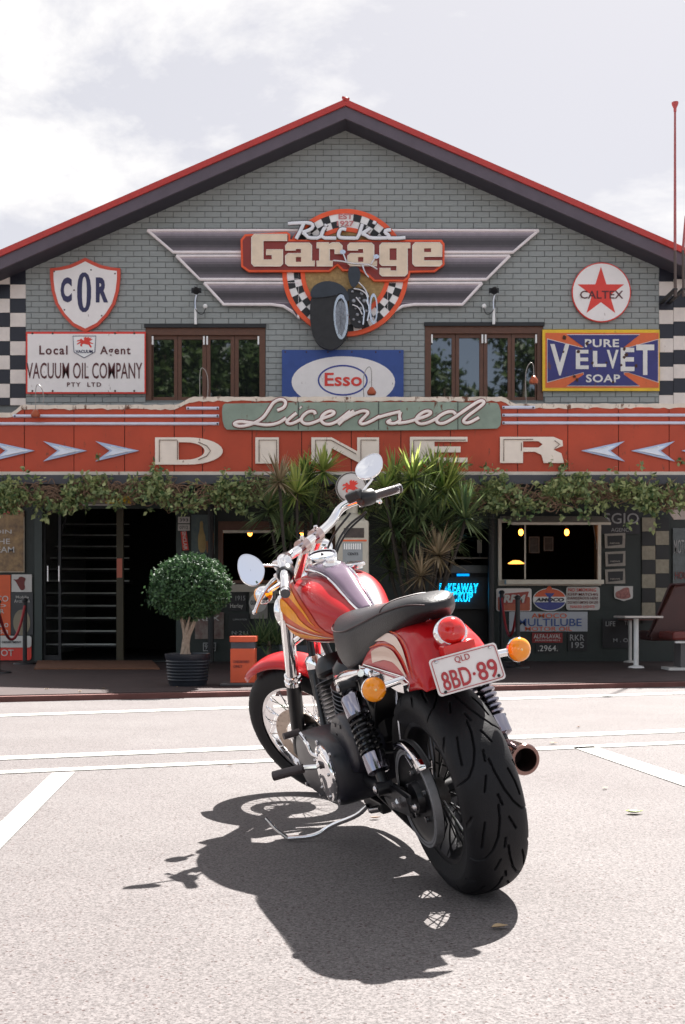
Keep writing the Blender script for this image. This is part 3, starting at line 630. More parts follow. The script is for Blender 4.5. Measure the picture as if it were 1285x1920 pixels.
# green nameboard with script
nb = thing('script_nameboard', 'verdigris green nameboard with cream script lettering on top of the awning', 'sign', P(677, 800, AZ))
flat('board', chaikin([(416, 762), (424, 755), (930, 753), (938, 762), (941, 795), (930, 806), (428, 808), (418, 797)], 1, True), AZ-.05, mat('verdigris', (.27, .35, .29), .55, var=.22, scale=3, rust=.75, streak=.25), nb, .03)
for x in (560, 710, 858): mk('seam', G().box(P(x, 0, AZ)[0]-.004, P(x, 0, AZ)[0]+.004, AZ-.056, AZ-.052, P(0, 807, AZ)[2], P(0, 754, AZ)[2]), BLACK, nb)
SCR = mat('script_cream', (.90, .80, .76), .4); SCO = mat('script_outline', (.16, .02, .02), .5)
strokes = [[(262, 70), (294, 58), (302, 30), (278, 18), (244, 34), (224, 68), (200, 104), (152, 132), (95, 144), (64, 132), (90, 118), (150, 126), (215, 138), (268, 128), (302, 104)],
 [(348, 82), (318, 106), (300, 124), (322, 134), (372, 108)],
 [(432, 88), (428, 74), (402, 74), (372, 98), (368, 120), (392, 134), (430, 124), (470, 104)],
 [(470, 104), (512, 90), (518, 76), (492, 72), (460, 94), (456, 120), (484, 136), (525, 124), (560, 96), (588, 74)],
 [(604, 72), (575, 96), (535, 134)], [(560, 112), (600, 88), (645, 70), (672, 78), (652, 100), (628, 122), (640, 134), (675, 122), (720, 96)],
 [(705, 104), (758, 88), (812, 76)], [(812, 76), (806, 96), (812, 116), (782, 132), (748, 124), (770, 112)], [(800, 128), (850, 122), (920, 98)],
 [(905, 104), (942, 90), (950, 76), (925, 72), (892, 92), (878, 116), (900, 134), (940, 124), (985, 100)],
 [(1058, 88), (1046, 74), (1015, 78), (975, 102), (972, 124), (1000, 132), (1045, 108), (1090, 76), (1140, 42), (1172, 24), (1190, 34), (1160, 60), (1110, 96), (1088, 120), (1112, 130), (1162, 102)],
 [(364, 56), (368, 60)]]
for i, s_ in enumerate(strokes):
    q = [(410+a/2.38, 740+b/2.38) for a, b in s_]; qq = chaikin(q, 3)
    mk('script_outline', G().tube([P(a, b, AZ-.058) for a, b in qq], 4.6*AZ/F, 8, flat=.35), SCO, nb, smooth=True)
    mk('script_letter', G().tube([P(a, b, AZ-.068) for a, b in qq], 3.0*AZ/F, 8, flat=.7), SCR, nb, smooth=True)
# gooseneck lamps on the awning edge
COP = mat('copper_shade', (.36, .08, .03), .35, .3)
gl = 'gooseneck lamps on the awning edge'
for i, (hx, hy, top, sx, lab) in enumerate(((67, 776, 721, 80, 'copper gooseneck lamp hanging over the awning at far left, below the oil company sign'), (375, 765, 690, 388, 'copper gooseneck lamp in front of the left gable window'), (697, 734, 688, 686, 'copper gooseneck lamp in front of the blue oval sign'), (1001, 713, 680, 985, 'copper gooseneck lamp beside the soap sign, against the right gable window'))):
    t = thing('gooseneck_lamp', lab, 'lamp', P(hx, hy, AZ+.2), gl); z = AZ+.16 if i != 0 else AZ-.1
    d = 1 if sx > hx else -1
    pxtube([(hx, hy), (hx, (hy+top)/2+8), (hx, top+6), (hx+d*4, top-2), (hx+d*12, top+6), (hx+d*16, top+24), (hx+d*14, 756)], z, .8, mat('lamp_arm', (.30, .27, .25), .4), t, 'arm', 2, n=6)
    mk('shade', G().lathe([(.0, -.005), (.02, 0), (.035, .02), (.058, .055), (.06, .075), (.05, .10), (.0, .108)], (P(hx, hy, z)[0], z, P(hx, hy, z)[2]+.055), (0, 0, -1), 16), COP, t, smooth=True)
# wall spotlights
for (sx, lab, d) in ((367, 'black spotlight with white cable box above the left gable window', 1), (926, 'black spotlight with white cable box above the right gable window', -1)):
    t = thing('wall_spotlight', lab, 'spotlight', P(sx, 600, SZ), 'wall spotlights above the gable windows'); z = SZ-.02
    mk('conduit', G().tube([P(sx, 608, z), P(sx, 578, z)], .022, 8), PWHITE, t)
    pxtube([(sx, 580), (sx-1, 565), (sx+2, 552)], z-.05, 1.6, STEEL, t, 'arm', 1)
    pxtube([(sx+1, 555), (sx-4*d, 570), (sx+4*d, 588), (sx+14*d, 590), (sx+19*d, 578)], z-.02, .8, BLACK, t, 'cable', 2, n=6)
    mk('junction_ball', G().ball(P(sx+18*d, 574, z), .036, 12), PWHITE, t, smooth=True)
    c = Vector(P(sx+1, 544, z-.1)); mk('lamp_head', G().lathe([(0, -.06), (.03, -.06), (.045, -.02), (.055, .03), (.04, .035), (0, .032)], c, (.2*d, -.6, -.55), 14), BLACK, t, smooth=True)
    mk('bracket', G().box(c.x-.075, c.x+.075, c.y+.02, c.y+.05, c.z-.03, c.z+.04), BLACK, t)
# antennas
for (px_, py0, tip, lab) in ((1266, 500, 195, 'tall thin whip antenna with red cone tip beside right roof edge'), (1281, 500, 395, 'shorter thin whip antenna leaning at right edge of frame')):
    t = thing('whip_antenna', lab, 'antenna', P(px_, py0, BW-.7), 'whip antennas at the right eave'); z = BW-.7
    mk('mast', G().tube([P(px_+1, 556, z), P(px_, 470, z)], .022, 8), mat('mast_grey', (.10, .07, .06), .5), t)
    mk('whip', G().tube([P(px_, 470, z), P(px_+(0 if tip < 200 else 5), tip+10, z)], [.022, .016], 8), mat('whip_red', (.40, .10, .10), .5), t)
    if tip < 200: mk('tip_cone', G().lathe([(0, -.05), (.02, -.05), (.022, 0), (.045, .05), (.05, .085), (0, .088)], P(px_, 203, z), (0, 0, 1), 12), mat('tip_red', (.55, .08, .08), .5), t, smooth=True)
    mk('wall_bracket', G().box(P(px_-4, 0, z)[0], P(px_+4, 0, z)[0], z-.02, BW+.0, P(0, 545, z)[2], P(0, 541, z)[2]), BLACK, t)
# ---------------------------------------------------------------- shopfront fittings
LZ = BW-.035
INK = mat('sign_ink_dark', (.02, .02, .03), .5)
def plate(name, label, box, m, texts=(), z=LZ, cat='sign', rim=None, th_=.014, group=None, r=0):
    t = thing(name, label, cat, P((box[0]+box[2])/2, (box[1]+box[3])/2, z), group)
    o = rrect(*box, r) if r else rect(*box)
    if rim: flat('rim', o, z, rim, t, th_); b2 = (box[0]+1.6, box[1]+1.6, box[2]-1.6, box[3]-1.6); flat('panel', rrect(*b2, r*.7) if r else rect(*b2), z-.004, m, t, .003)
    else: flat('panel', o, z, m, t, th_)
    for s_, b_, mm in texts: text(s_, b_, z, mm, t, .005, off=.0095)
    return t
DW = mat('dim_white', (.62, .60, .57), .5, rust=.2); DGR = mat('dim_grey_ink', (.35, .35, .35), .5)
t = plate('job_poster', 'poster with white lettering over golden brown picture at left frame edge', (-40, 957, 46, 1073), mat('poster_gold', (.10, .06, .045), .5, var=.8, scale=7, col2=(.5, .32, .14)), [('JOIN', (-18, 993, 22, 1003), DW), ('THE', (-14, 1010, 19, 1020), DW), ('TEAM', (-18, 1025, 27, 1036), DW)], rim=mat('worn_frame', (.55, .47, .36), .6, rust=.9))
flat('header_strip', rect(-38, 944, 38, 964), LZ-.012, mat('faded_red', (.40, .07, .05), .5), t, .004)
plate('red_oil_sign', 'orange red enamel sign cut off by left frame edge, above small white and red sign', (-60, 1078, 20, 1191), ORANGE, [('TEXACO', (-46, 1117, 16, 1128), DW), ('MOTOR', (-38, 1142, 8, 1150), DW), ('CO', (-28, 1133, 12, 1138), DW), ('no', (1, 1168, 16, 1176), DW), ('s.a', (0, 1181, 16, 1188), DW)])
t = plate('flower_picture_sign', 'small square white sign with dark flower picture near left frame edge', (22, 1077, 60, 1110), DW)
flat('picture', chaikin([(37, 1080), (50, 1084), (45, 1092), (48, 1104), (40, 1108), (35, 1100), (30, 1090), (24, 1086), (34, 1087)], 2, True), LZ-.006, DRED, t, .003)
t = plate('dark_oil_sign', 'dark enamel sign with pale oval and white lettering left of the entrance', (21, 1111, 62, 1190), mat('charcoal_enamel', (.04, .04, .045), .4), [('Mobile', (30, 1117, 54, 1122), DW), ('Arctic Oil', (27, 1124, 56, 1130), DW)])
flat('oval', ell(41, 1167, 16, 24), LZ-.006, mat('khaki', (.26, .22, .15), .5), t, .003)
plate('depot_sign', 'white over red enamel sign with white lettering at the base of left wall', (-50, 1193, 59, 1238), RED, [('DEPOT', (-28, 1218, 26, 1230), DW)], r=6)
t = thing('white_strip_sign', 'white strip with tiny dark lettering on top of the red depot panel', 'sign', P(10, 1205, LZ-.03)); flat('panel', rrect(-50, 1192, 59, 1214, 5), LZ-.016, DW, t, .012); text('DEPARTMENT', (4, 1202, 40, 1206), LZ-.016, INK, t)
# plate over door
t = thing('yellow_number_plate', 'long pale strip with yellow end hung over the entrance under vines', 'sign', P(197, 940, BW-.5)); z = BW-.5
flat('strip', rect(150, 932, 197, 944), z, mat('pale_plate', (.30, .28, .2), .5), t, .01); flat('yellow_end', rect(198, 929, 246, 944), z, YEL, t, .01); flat('lower_strip', rect(150, 945, 245, 948), z, DW, t, .01); text('DESC', (209, 931, 232, 939), z, INK, t)
t = thing('left_letter_strip', 'yellowed strip with dark lettering under the vines at upper left', 'sign', P(40, 936, AZ+.4)); z = AZ+.4
flat('strip', rect(-30, 930, 78, 942), z, mat('yellowed', (.30, .26, .13), .6, var=.3), t, .01); text('AUTOMOTIVE', (4, 932, 72, 940), z, INK, t)
t = thing('right_letter_strip', 'yellowed strip with dark lettering under the vines at upper right', 'sign', P(1110, 930, AZ+.4))
flat('strip', rect(1015, 924, 1262, 938), z, MATS['yellowed'], t, .01); text('HIROKASEI  SERVICE', (1030, 926, 1250, 936), z, INK, t)
# small plates right of the entrance
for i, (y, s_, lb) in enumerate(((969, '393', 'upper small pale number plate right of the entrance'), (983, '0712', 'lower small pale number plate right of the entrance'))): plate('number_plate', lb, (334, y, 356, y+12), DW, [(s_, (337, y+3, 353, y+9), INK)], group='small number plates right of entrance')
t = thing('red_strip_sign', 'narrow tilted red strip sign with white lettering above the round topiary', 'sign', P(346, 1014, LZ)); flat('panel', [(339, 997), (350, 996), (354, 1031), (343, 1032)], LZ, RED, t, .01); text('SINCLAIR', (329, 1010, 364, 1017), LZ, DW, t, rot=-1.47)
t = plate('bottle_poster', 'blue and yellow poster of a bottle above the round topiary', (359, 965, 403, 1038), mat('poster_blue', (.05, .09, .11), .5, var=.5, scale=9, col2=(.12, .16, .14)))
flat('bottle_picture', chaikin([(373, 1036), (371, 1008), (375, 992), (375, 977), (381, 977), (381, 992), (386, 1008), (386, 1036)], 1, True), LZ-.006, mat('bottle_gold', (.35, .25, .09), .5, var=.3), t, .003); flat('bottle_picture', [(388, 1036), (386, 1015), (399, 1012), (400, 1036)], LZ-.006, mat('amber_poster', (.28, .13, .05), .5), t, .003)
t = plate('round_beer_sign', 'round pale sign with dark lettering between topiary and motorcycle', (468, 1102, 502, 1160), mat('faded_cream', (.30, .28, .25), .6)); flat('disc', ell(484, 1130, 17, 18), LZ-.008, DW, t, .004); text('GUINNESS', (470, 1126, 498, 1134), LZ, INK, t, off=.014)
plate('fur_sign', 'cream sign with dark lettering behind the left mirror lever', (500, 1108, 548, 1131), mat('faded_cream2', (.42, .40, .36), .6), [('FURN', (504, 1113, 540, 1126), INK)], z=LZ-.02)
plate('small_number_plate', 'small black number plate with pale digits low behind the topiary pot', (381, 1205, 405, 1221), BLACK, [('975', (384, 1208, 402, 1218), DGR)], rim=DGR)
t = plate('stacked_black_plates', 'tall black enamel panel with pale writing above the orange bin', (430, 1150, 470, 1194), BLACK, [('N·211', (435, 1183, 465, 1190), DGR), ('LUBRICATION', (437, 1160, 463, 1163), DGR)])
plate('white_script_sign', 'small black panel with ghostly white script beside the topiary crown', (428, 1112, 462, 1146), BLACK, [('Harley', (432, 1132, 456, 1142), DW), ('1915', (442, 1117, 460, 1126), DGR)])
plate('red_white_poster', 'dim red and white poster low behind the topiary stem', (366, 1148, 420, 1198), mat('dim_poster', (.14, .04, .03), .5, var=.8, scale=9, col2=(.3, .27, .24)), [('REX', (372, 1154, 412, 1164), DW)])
# entrance mat
ma = Vector(GP(64, 1255.5, th)); mb = Vector(GP(300, 1255.5, th)); mc = Vector(GP(300, 1236.5, th)); md = Vector(GP(94, 1236.5, th))
o = mk('door_mat', G().add([(p.x, min(p.y, BW-.05), th+.002) for p in (ma, mb, mc, md)]+[(p.x, min(p.y, BW-.05), th+.018) for p in (ma, mb, mc, md)], [(4, 5, 6, 7), (0, 1, 5, 4), (1, 2, 6, 5), (2, 3, 7, 6), (3, 0, 4, 7)]), mat('coir', (.17, .075, .04), .9, var=.3, scale=30, bump=.6, bscale=120)); props(o, 'flat brown coir mat on the paving in front of the dark entrance', 'doormat')
# middle window
mw = mk('shop_window', frame4(G(), C0-2, CT-2, C1+2, CB+2, 9, 18, 7, 6, BW, BW-.04, BW-.001), BROWN, bld)
A = P(C0+7, CB-4, BW); B_ = P(C1-5, CT+16, BW); mk('rail', G().box(A[0], B_[0], BW-.05, BW-.041, B_[2]-.03, B_[2]+.01), CREAM2, mw)
mk('sill', G().box(P(430, 0, BW)[0], P(520, 0, BW)[0], BW-.12, BW-.041, P(0, 1110, BW)[2], P(0, 1096, BW)[2]), mat('sill_cream', (.5, .45, .38), .5), mw)
# pendants
BULB = mat('lit_bulb', (1, .55, .15), .3, emit=(1, .26, .03), estr=3)
for i, (bx, by, zz, lab) in enumerate(((469, 999, BW+.5, 'glowing amber bulb left in the middle shop window'), (567, 998, BW+.5, 'glowing amber bulb right in the middle shop window, above the handlebar'), (977, 998, BW+.5, 'left one of two glowing amber bulbs in the servery hatch'), (1063, 998, BW+.5, 'right one of two glowing amber bulbs in the servery hatch'))):
    t = thing('pendant_bulb', lab, 'light bulb', P(bx, by, zz), 'hanging amber bulbs'); c = P(bx, by, zz)
    mk('bulb', G().ball(c, .038, 12, (1, 1, 1.45)), BULB, t, smooth=True); mk('holder', G().tube([(c[0], c[1], c[2]+.045), (c[0], c[1], c[2]+.12)], .02, 8), BLACK, t); mk('cord', G().tube([(c[0], c[1], c[2]+.12), (c[0], c[1], c[2]+.55)], .006, 5), BLACK, t)
# servery hatch
sv = thing('servery_hatch', 'cream framed servery window with raised flap right of the plants', 'window', P(1030, 1090, BW)); z = BW-.02
fr = mk('frame', frame4(G(), S0-6, ST-5, S1+6, SB+10, 6, 7, 6, 11, z, z-.05, z+.018), CREAM2, sv)
mk('counter', G().box(P(944, 0, BW)[0], P(1124, 0, BW)[0], z-.28, z-.051, P(0, 1096, BW)[2], P(0, 1088, BW)[2]), CREAM2, sv)
A = P(960, 984, 15.5); B_ = P(1146, 980, 15.5)
mk('flap', G().add([(A[0], 15.5, A[2]), (B_[0], 15.5, A[2]), (P(1126, 0, BW)[0], BW-.08, P(0, 973, BW)[2]), (P(936, 0, BW)[0], BW-.08, P(0, 973, BW)[2]), (A[0], 15.5, A[2]+.035), (B_[0], 15.5, A[2]+.035), (P(1126, 0, BW)[0], BW-.08, P(0, 973, BW)[2]+.035), (P(936, 0, BW)[0], BW-.08, P(0, 973, BW)[2]+.035)], [(0, 3, 2, 1), (4, 5, 6, 7), (0, 1, 5, 4), (1, 2, 6, 5), (2, 3, 7, 6), (3, 0, 4, 7)]), CREAM2, sv)
mk('mullion', G().box(P(983, 0, BW)[0], P(986, 0, BW)[0], z, z+.01, P(0, SB-2, BW)[2], P(0, ST+2, BW)[2]), CREAM2, sv)
mk('flap_strut', G().tube([P(1119, 1030, BW-.08), (P(1112, 0, 15.6)[0], 15.6, A[2]+.02)], .01, 6), STEEL, sv)
for (x0, x1, y0, y1, lb) in ((992, 1012, 1006, 1037, 'left dim framed picture inside the servery'), (1020, 1038, 1006, 1033, 'right dim framed picture inside the servery')):
    t = thing('framed_picture', lb, 'picture', P(x0, y1, BW+1.5)); flat('frame', [rect(x0, y0, x1, y1), rect(x0+2, y0+2, x1-2, y1-2)], BW+1.5, mat('dim_frame', (.2, .2, .19), .5), t, .02); flat('print', rect(x0+2.1, y0+2.1, x1-2.1, y1-2.1), BW+1.505, mat('dim_print', (.06, .07, .07), .5, var=.5, scale=20), t, .01)
t = thing('warm_lamp', 'low orange lamp glowing inside the servery', 'lamp', P(967, 1055, BW+2)); mk('shade', G().lathe([(0, .05), (.06, .045), (.14, 0), (.14, -.01), (0, -.012)], P(968, 1056, BW+2), (0, 0, 1), 16), mat('warm_glow', (.5, .2, .04), .5, emit=(1, .35, .06), estr=.8), t, smooth=True)
# signs under the servery
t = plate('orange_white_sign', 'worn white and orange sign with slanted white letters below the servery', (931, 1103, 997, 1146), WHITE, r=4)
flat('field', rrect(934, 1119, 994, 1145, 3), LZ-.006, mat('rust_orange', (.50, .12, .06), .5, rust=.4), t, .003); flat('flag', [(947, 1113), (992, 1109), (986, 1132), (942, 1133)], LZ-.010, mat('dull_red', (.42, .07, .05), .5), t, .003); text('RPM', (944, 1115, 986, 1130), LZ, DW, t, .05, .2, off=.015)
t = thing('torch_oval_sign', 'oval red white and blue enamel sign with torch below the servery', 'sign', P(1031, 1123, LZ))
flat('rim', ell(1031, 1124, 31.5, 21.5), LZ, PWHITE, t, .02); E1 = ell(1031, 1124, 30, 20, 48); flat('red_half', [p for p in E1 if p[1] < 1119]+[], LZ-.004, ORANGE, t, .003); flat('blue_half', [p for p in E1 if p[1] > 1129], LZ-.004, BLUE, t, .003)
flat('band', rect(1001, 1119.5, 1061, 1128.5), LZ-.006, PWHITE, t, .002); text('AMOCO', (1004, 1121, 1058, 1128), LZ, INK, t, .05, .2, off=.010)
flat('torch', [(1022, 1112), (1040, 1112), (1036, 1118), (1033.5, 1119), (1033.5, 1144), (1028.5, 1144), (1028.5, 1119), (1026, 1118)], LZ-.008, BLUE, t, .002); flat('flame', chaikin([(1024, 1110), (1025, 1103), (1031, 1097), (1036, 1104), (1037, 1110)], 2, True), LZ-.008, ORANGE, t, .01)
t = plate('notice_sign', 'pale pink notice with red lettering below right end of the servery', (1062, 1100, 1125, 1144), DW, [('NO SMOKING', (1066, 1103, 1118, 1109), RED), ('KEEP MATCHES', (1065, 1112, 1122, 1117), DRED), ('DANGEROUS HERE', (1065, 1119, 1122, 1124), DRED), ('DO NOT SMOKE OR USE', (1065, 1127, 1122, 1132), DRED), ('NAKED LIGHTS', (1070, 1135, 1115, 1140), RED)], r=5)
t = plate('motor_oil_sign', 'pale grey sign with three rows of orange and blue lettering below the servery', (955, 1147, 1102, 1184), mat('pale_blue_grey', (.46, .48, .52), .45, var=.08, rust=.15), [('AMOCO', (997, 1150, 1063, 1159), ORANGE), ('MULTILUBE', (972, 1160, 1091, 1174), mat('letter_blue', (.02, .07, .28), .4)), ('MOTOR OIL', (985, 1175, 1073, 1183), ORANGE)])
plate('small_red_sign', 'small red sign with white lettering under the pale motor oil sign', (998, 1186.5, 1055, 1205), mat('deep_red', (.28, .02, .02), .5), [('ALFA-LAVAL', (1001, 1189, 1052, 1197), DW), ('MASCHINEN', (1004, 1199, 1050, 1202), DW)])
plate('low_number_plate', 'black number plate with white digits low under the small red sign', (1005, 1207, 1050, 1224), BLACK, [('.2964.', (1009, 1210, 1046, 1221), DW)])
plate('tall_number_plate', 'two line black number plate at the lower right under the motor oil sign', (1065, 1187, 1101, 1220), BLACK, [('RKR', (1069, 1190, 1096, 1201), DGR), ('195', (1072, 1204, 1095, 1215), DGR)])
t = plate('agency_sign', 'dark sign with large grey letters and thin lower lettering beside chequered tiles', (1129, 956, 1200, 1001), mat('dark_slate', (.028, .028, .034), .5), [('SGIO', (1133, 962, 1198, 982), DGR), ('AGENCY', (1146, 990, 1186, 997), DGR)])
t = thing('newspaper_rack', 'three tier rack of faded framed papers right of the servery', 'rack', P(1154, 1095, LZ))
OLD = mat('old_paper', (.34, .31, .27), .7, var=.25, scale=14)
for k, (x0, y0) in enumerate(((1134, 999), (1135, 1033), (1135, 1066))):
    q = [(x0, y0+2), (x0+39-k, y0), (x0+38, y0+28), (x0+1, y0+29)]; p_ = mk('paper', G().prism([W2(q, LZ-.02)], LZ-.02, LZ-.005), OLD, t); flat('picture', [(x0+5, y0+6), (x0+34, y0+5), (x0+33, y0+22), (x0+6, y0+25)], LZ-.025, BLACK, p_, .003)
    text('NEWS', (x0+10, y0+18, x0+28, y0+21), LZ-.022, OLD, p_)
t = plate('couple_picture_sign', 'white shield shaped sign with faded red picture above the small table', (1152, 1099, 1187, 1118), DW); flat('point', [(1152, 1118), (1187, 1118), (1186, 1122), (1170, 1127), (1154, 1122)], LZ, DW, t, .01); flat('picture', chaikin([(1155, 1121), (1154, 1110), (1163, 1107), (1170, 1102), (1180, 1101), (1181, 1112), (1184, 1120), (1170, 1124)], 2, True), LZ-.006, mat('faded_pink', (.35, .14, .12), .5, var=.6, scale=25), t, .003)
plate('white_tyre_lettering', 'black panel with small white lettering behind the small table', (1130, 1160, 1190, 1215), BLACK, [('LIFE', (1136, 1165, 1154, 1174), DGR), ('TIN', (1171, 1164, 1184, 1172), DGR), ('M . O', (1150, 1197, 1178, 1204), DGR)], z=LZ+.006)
# neon in the passage
NE = mat('cyan_neon', (.1, .7, .9), .3, emit=(.0, .42, .80), estr=1.1)
t = thing('neon_sign', 'cyan neon lettering in two lines on black wall right of the plants', 'neon sign', P(860, 1110, BW+.3)); z = BW+.25
flat('backing', rect(812, 1082, 916, 1142), z+.03, BLACK, t, .02)
for s_, b_ in (('TAKEAWAY', (822, 1094, 897, 1112)), ('PICKUP', (836, 1111, 886, 1128))):
    text(s_, b_, z, NE, t, .02, .12, 1.12, .02); 
    q = text(s_, (b_[0]+.6, b_[1]+1.0, b_[2]-.6, b_[3]-1.0), z, BLACK, t, -.012, .12, 1.12, .003, off=.026)
t = thing('blue_neon_tube', 'short dim blue neon tube above the cyan neon lettering', 'neon light', P(868, 1078, BW+.3)); mk('tube', G().tube([P(857, 1078, z), P(880, 1078, z)], .018, 8), mat('blue_glow', (.02, .1, .3), .4, emit=(.0, .14, .45), estr=.8), t)
t = thing('service_counter', 'dark counter with stainless shelf in the passage right of the plants', 'counter', P(885, 1060, BW+.6)); A = P(846, 1074, BW+.5); B_ = P(915, 1060, BW+.5)
mk('shelf', G().box(A[0], B_[0], BW+.5, BW+.9, A[2], B_[2]), mat('dull_steel', (.10, .11, .11), .4, .5), t); mk('rail', G().box(A[0], B_[0], BW+.48, BW+.5, P(0, 1048, BW+.5)[2], P(0, 1045, BW+.5)[2]), mat('pale_rail', (.3, .26, .2), .5), t); mk('body', G().box(A[0], B_[0], BW+.55, BW+.9, th, A[2]), BLACK, t)
t = thing('pale_notice', 'small cream notice standing on the counter in the passage', 'notice', P(899, 1036, BW+.6)); flat('card', rect(895, 1012, 904, 1037), BW+.6, CREAM2, t, .01); flat('stand', rect(898, 1036, 901, 1046), BW+.605, BLACK, t, .01)
# small table
def gz(x, y, h=th): return Vector(GP(x, y, h))
t = thing('small_table', 'small white topped table on one leg right of the servery', 'table', tuple(gz(1193, 1252))); q = gz(1193, 1252); z = q.y
mk('tabletop', G().box(P(1161, 0, z)[0], P(1232, 0, z)[0], z-.3, z+.3, P(0, 1159, z-.3)[2], P(0, 1155, z-.3)[2]), mat('laminate', (.62, .55, .5), .35), t, bevel=.008)
mk('leg', G().tube([(q.x, z, th+.02), (q.x, z, P(0, 1160, z)[2])], .035, 12), PWHITE, t, smooth=True); mk('foot', G().lathe([(0, 0), (.11, 0), (.10, .02), (.04, .035)], (q.x, z, th), (0, 0, 1), 16), PWHITE, t, smooth=True)
t = thing('table_behind', 'second white table post partly hidden behind the small table', 'table', tuple(gz(1166, 1241))); q = gz(1166, 1239); z = min(q.y, BW-.3)
mk('leg', G().tube([(q.x, z, th+.02), (q.x, z, P(0, 1163, z)[2])], .025, 10), DW, t, smooth=True); mk('foot', G().lathe([(0, 0), (.10, 0), (.09, .02), (.03, .03)], (q.x, z, th), (0, 0, 1), 16), DW, t); mk('tabletop', G().box(q.x-.12, q.x+.35, z-.12, z+.25, P(0, 1163, z)[2], P(0, 1163, z)[2]+.02), mat('dark_top', (.12, .05, .04), .4), t)
# booth bench
t = thing('booth_bench', 'dark red vinyl diner bench with pale legs at right frame edge', 'bench', P(1250, 1250, 14.6)); VIN = mat('red_vinyl', (.15, .022, .016), .35, var=.15); VIND = mat('maroon_vinyl', (.055, .012, .010), .4, var=.2); z = 14.2
mk('backrest', G().prism([W2([(1222, 1190), (1262, 1098), (1330, 1094), (1340, 1190)], z+.5)], z+.45, z+.6), VIND, t, bevel=.03)
mk('seat', G().box(P(1249, 0, z)[0], P(1360, 0, z)[0], z-.3, z+.35, P(0, 1201, z-.3)[2], P(0, 1185, z-.3)[2]), VIN, t, bevel=.03)
mk('side_seat', G().box(P(1205, 0, z+.9)[0], P(1262, 0, z+.9)[0], z+.5, z+1.1, P(0, 1200, z+.9)[2], P(0, 1182, z+.9)[2]), VIND, t, bevel=.02)
mk('base_rail', G().box(P(1256, 0, z)[0], P(1360, 0, z)[0], z-.25, z-.2, P(0, 1206, z-.25)[2], P(0, 1202, z-.25)[2]), PWHITE, t)
mk('leg', G().box(P(1268, 0, z)[0], P(1290, 0, z)[0], z-.2, z+.1, th, P(0, 1206, z-.2)[2]), mat('grey_leg', (.12, .11, .11), .5), t); mk('foot', G().box(P(1244, 0, z)[0], P(1330, 0, z)[0], z-.24, z+.1, th, th+.035), DW, t)
plate('glass_poster', 'tall dim poster behind glass above the booth bench', (1262, 990, 1300, 1095), mat('dim_glassy', (.07, .08, .085), .15, var=.5, scale=8), [('MOTORS', (1264, 1012, 1300, 1038), DGR), ('HOUSE', (1266, 1072, 1300, 1086), DRED)])
t = thing('shade_panel', 'pale shade panel hanging under the vines at right frame edge', 'shade panel', P(1275, 960, 15)); flat('panel', [(1249, 952), (1330, 948), (1330, 973), (1264, 974)], 15, mat('pale_panel', (.58, .50, .46), .5), t, .03)  # flat white shade panel
# stanchions and ropes
def stanchion(px_, py_, top, lab, grp):
    q = gz(px_, py_); t = thing('rope_post', lab, 'barrier post', tuple(q), grp); h = P(0, top, q.y)[2]
    mk('post', G().tube([(q.x, q.y, th+.03), (q.x, q.y, h)], .032, 12), BLACK, t, smooth=True); mk('base', G().lathe([(0, 0), (.17, 0), (.16, .02), (.04, .045), (0, .045)], (q.x, q.y, th), (0, 0, 1), 20), BLACK, t, smooth=True)
    mk('head', G().ball((q.x, q.y, h+.01), .045, 10, (1, 1, .8)), BLACK, t, smooth=True)
    return Vector((q.x, q.y, h-.06))
gpn = 'black rope barrier posts'
s1 = stanchion(941, 1241, 1112, 'black barrier post below the worn orange and white sign', gpn); s2 = stanchion(971, 1252, 1122, 'black barrier post in front of the pale motor oil sign', gpn)
s3 = stanchion(47, 1245, 1127, 'black barrier post beside the entrance in front of the dark oval sign', gpn); s4 = stanchion(-4, 1262, 1130, 'black barrier post at the left frame edge', gpn)
ROPE = mat('red_rope', (.35, .03, .035), .6, var=.2, scale=60)
def rope(a, b, sag, lab):
    q = []
    for i in range(17):
        u = i/16; p = a.lerp(b, u); p.z -= sag*4*u*(1-u); q.append(p)
    o = mk('rope', G().tube(q, .019, 8), ROPE, smooth=True); props(o, lab, 'rope')
rope(s1, s2, .52, 'red rope hanging between the two posts below the servery'); rope(s3, s4, .45, 'red rope sagging between the two posts at left of the entrance')
# picture of clutter: bin and bag
t = thing('orange_bin', 'orange plastic box stand with black band standing at the kerb beside motorcycle', 'bin', tuple(gz(456, 1284))); q = gz(456, 1286); z = q.y; x0, x1 = P(432, 0, z)[0], P(478, 0, z)[0]
OB = mat('bin_orange', (.62, .085, .025), .45, var=.12); mk('body', G().box(x0, x1, z-.001, z+.26, th+.03, P(0, 1216, z)[2]), OB, t, bevel=.008); mk('lid', G().box(x0-.005, x1+.012, z-.01, z+.27, P(0, 1204, z)[2], P(0, 1193, z)[2]), OB, t, bevel=.006)
mk('dark_band', G().box(x0+.005, x1-.005, z+.006, z+.25, P(0, 1217, z)[2], P(0, 1203, z)[2]), mat('band_grey', (.05, .055, .07), .5, var=.4), t)
text('CARDBOARD', (438, 1238, 468, 1243), z-.001, DRED, t); text('ONLY', (438, 1247, 455, 1252), z-.001, DRED, t)
mk('base_slab', G().box(x0-.10, x1+.04, z-.06, z+.3, th+.002, th+.032), mat('slab_grey', (.09, .08, .08), .8), t, bevel=.01)
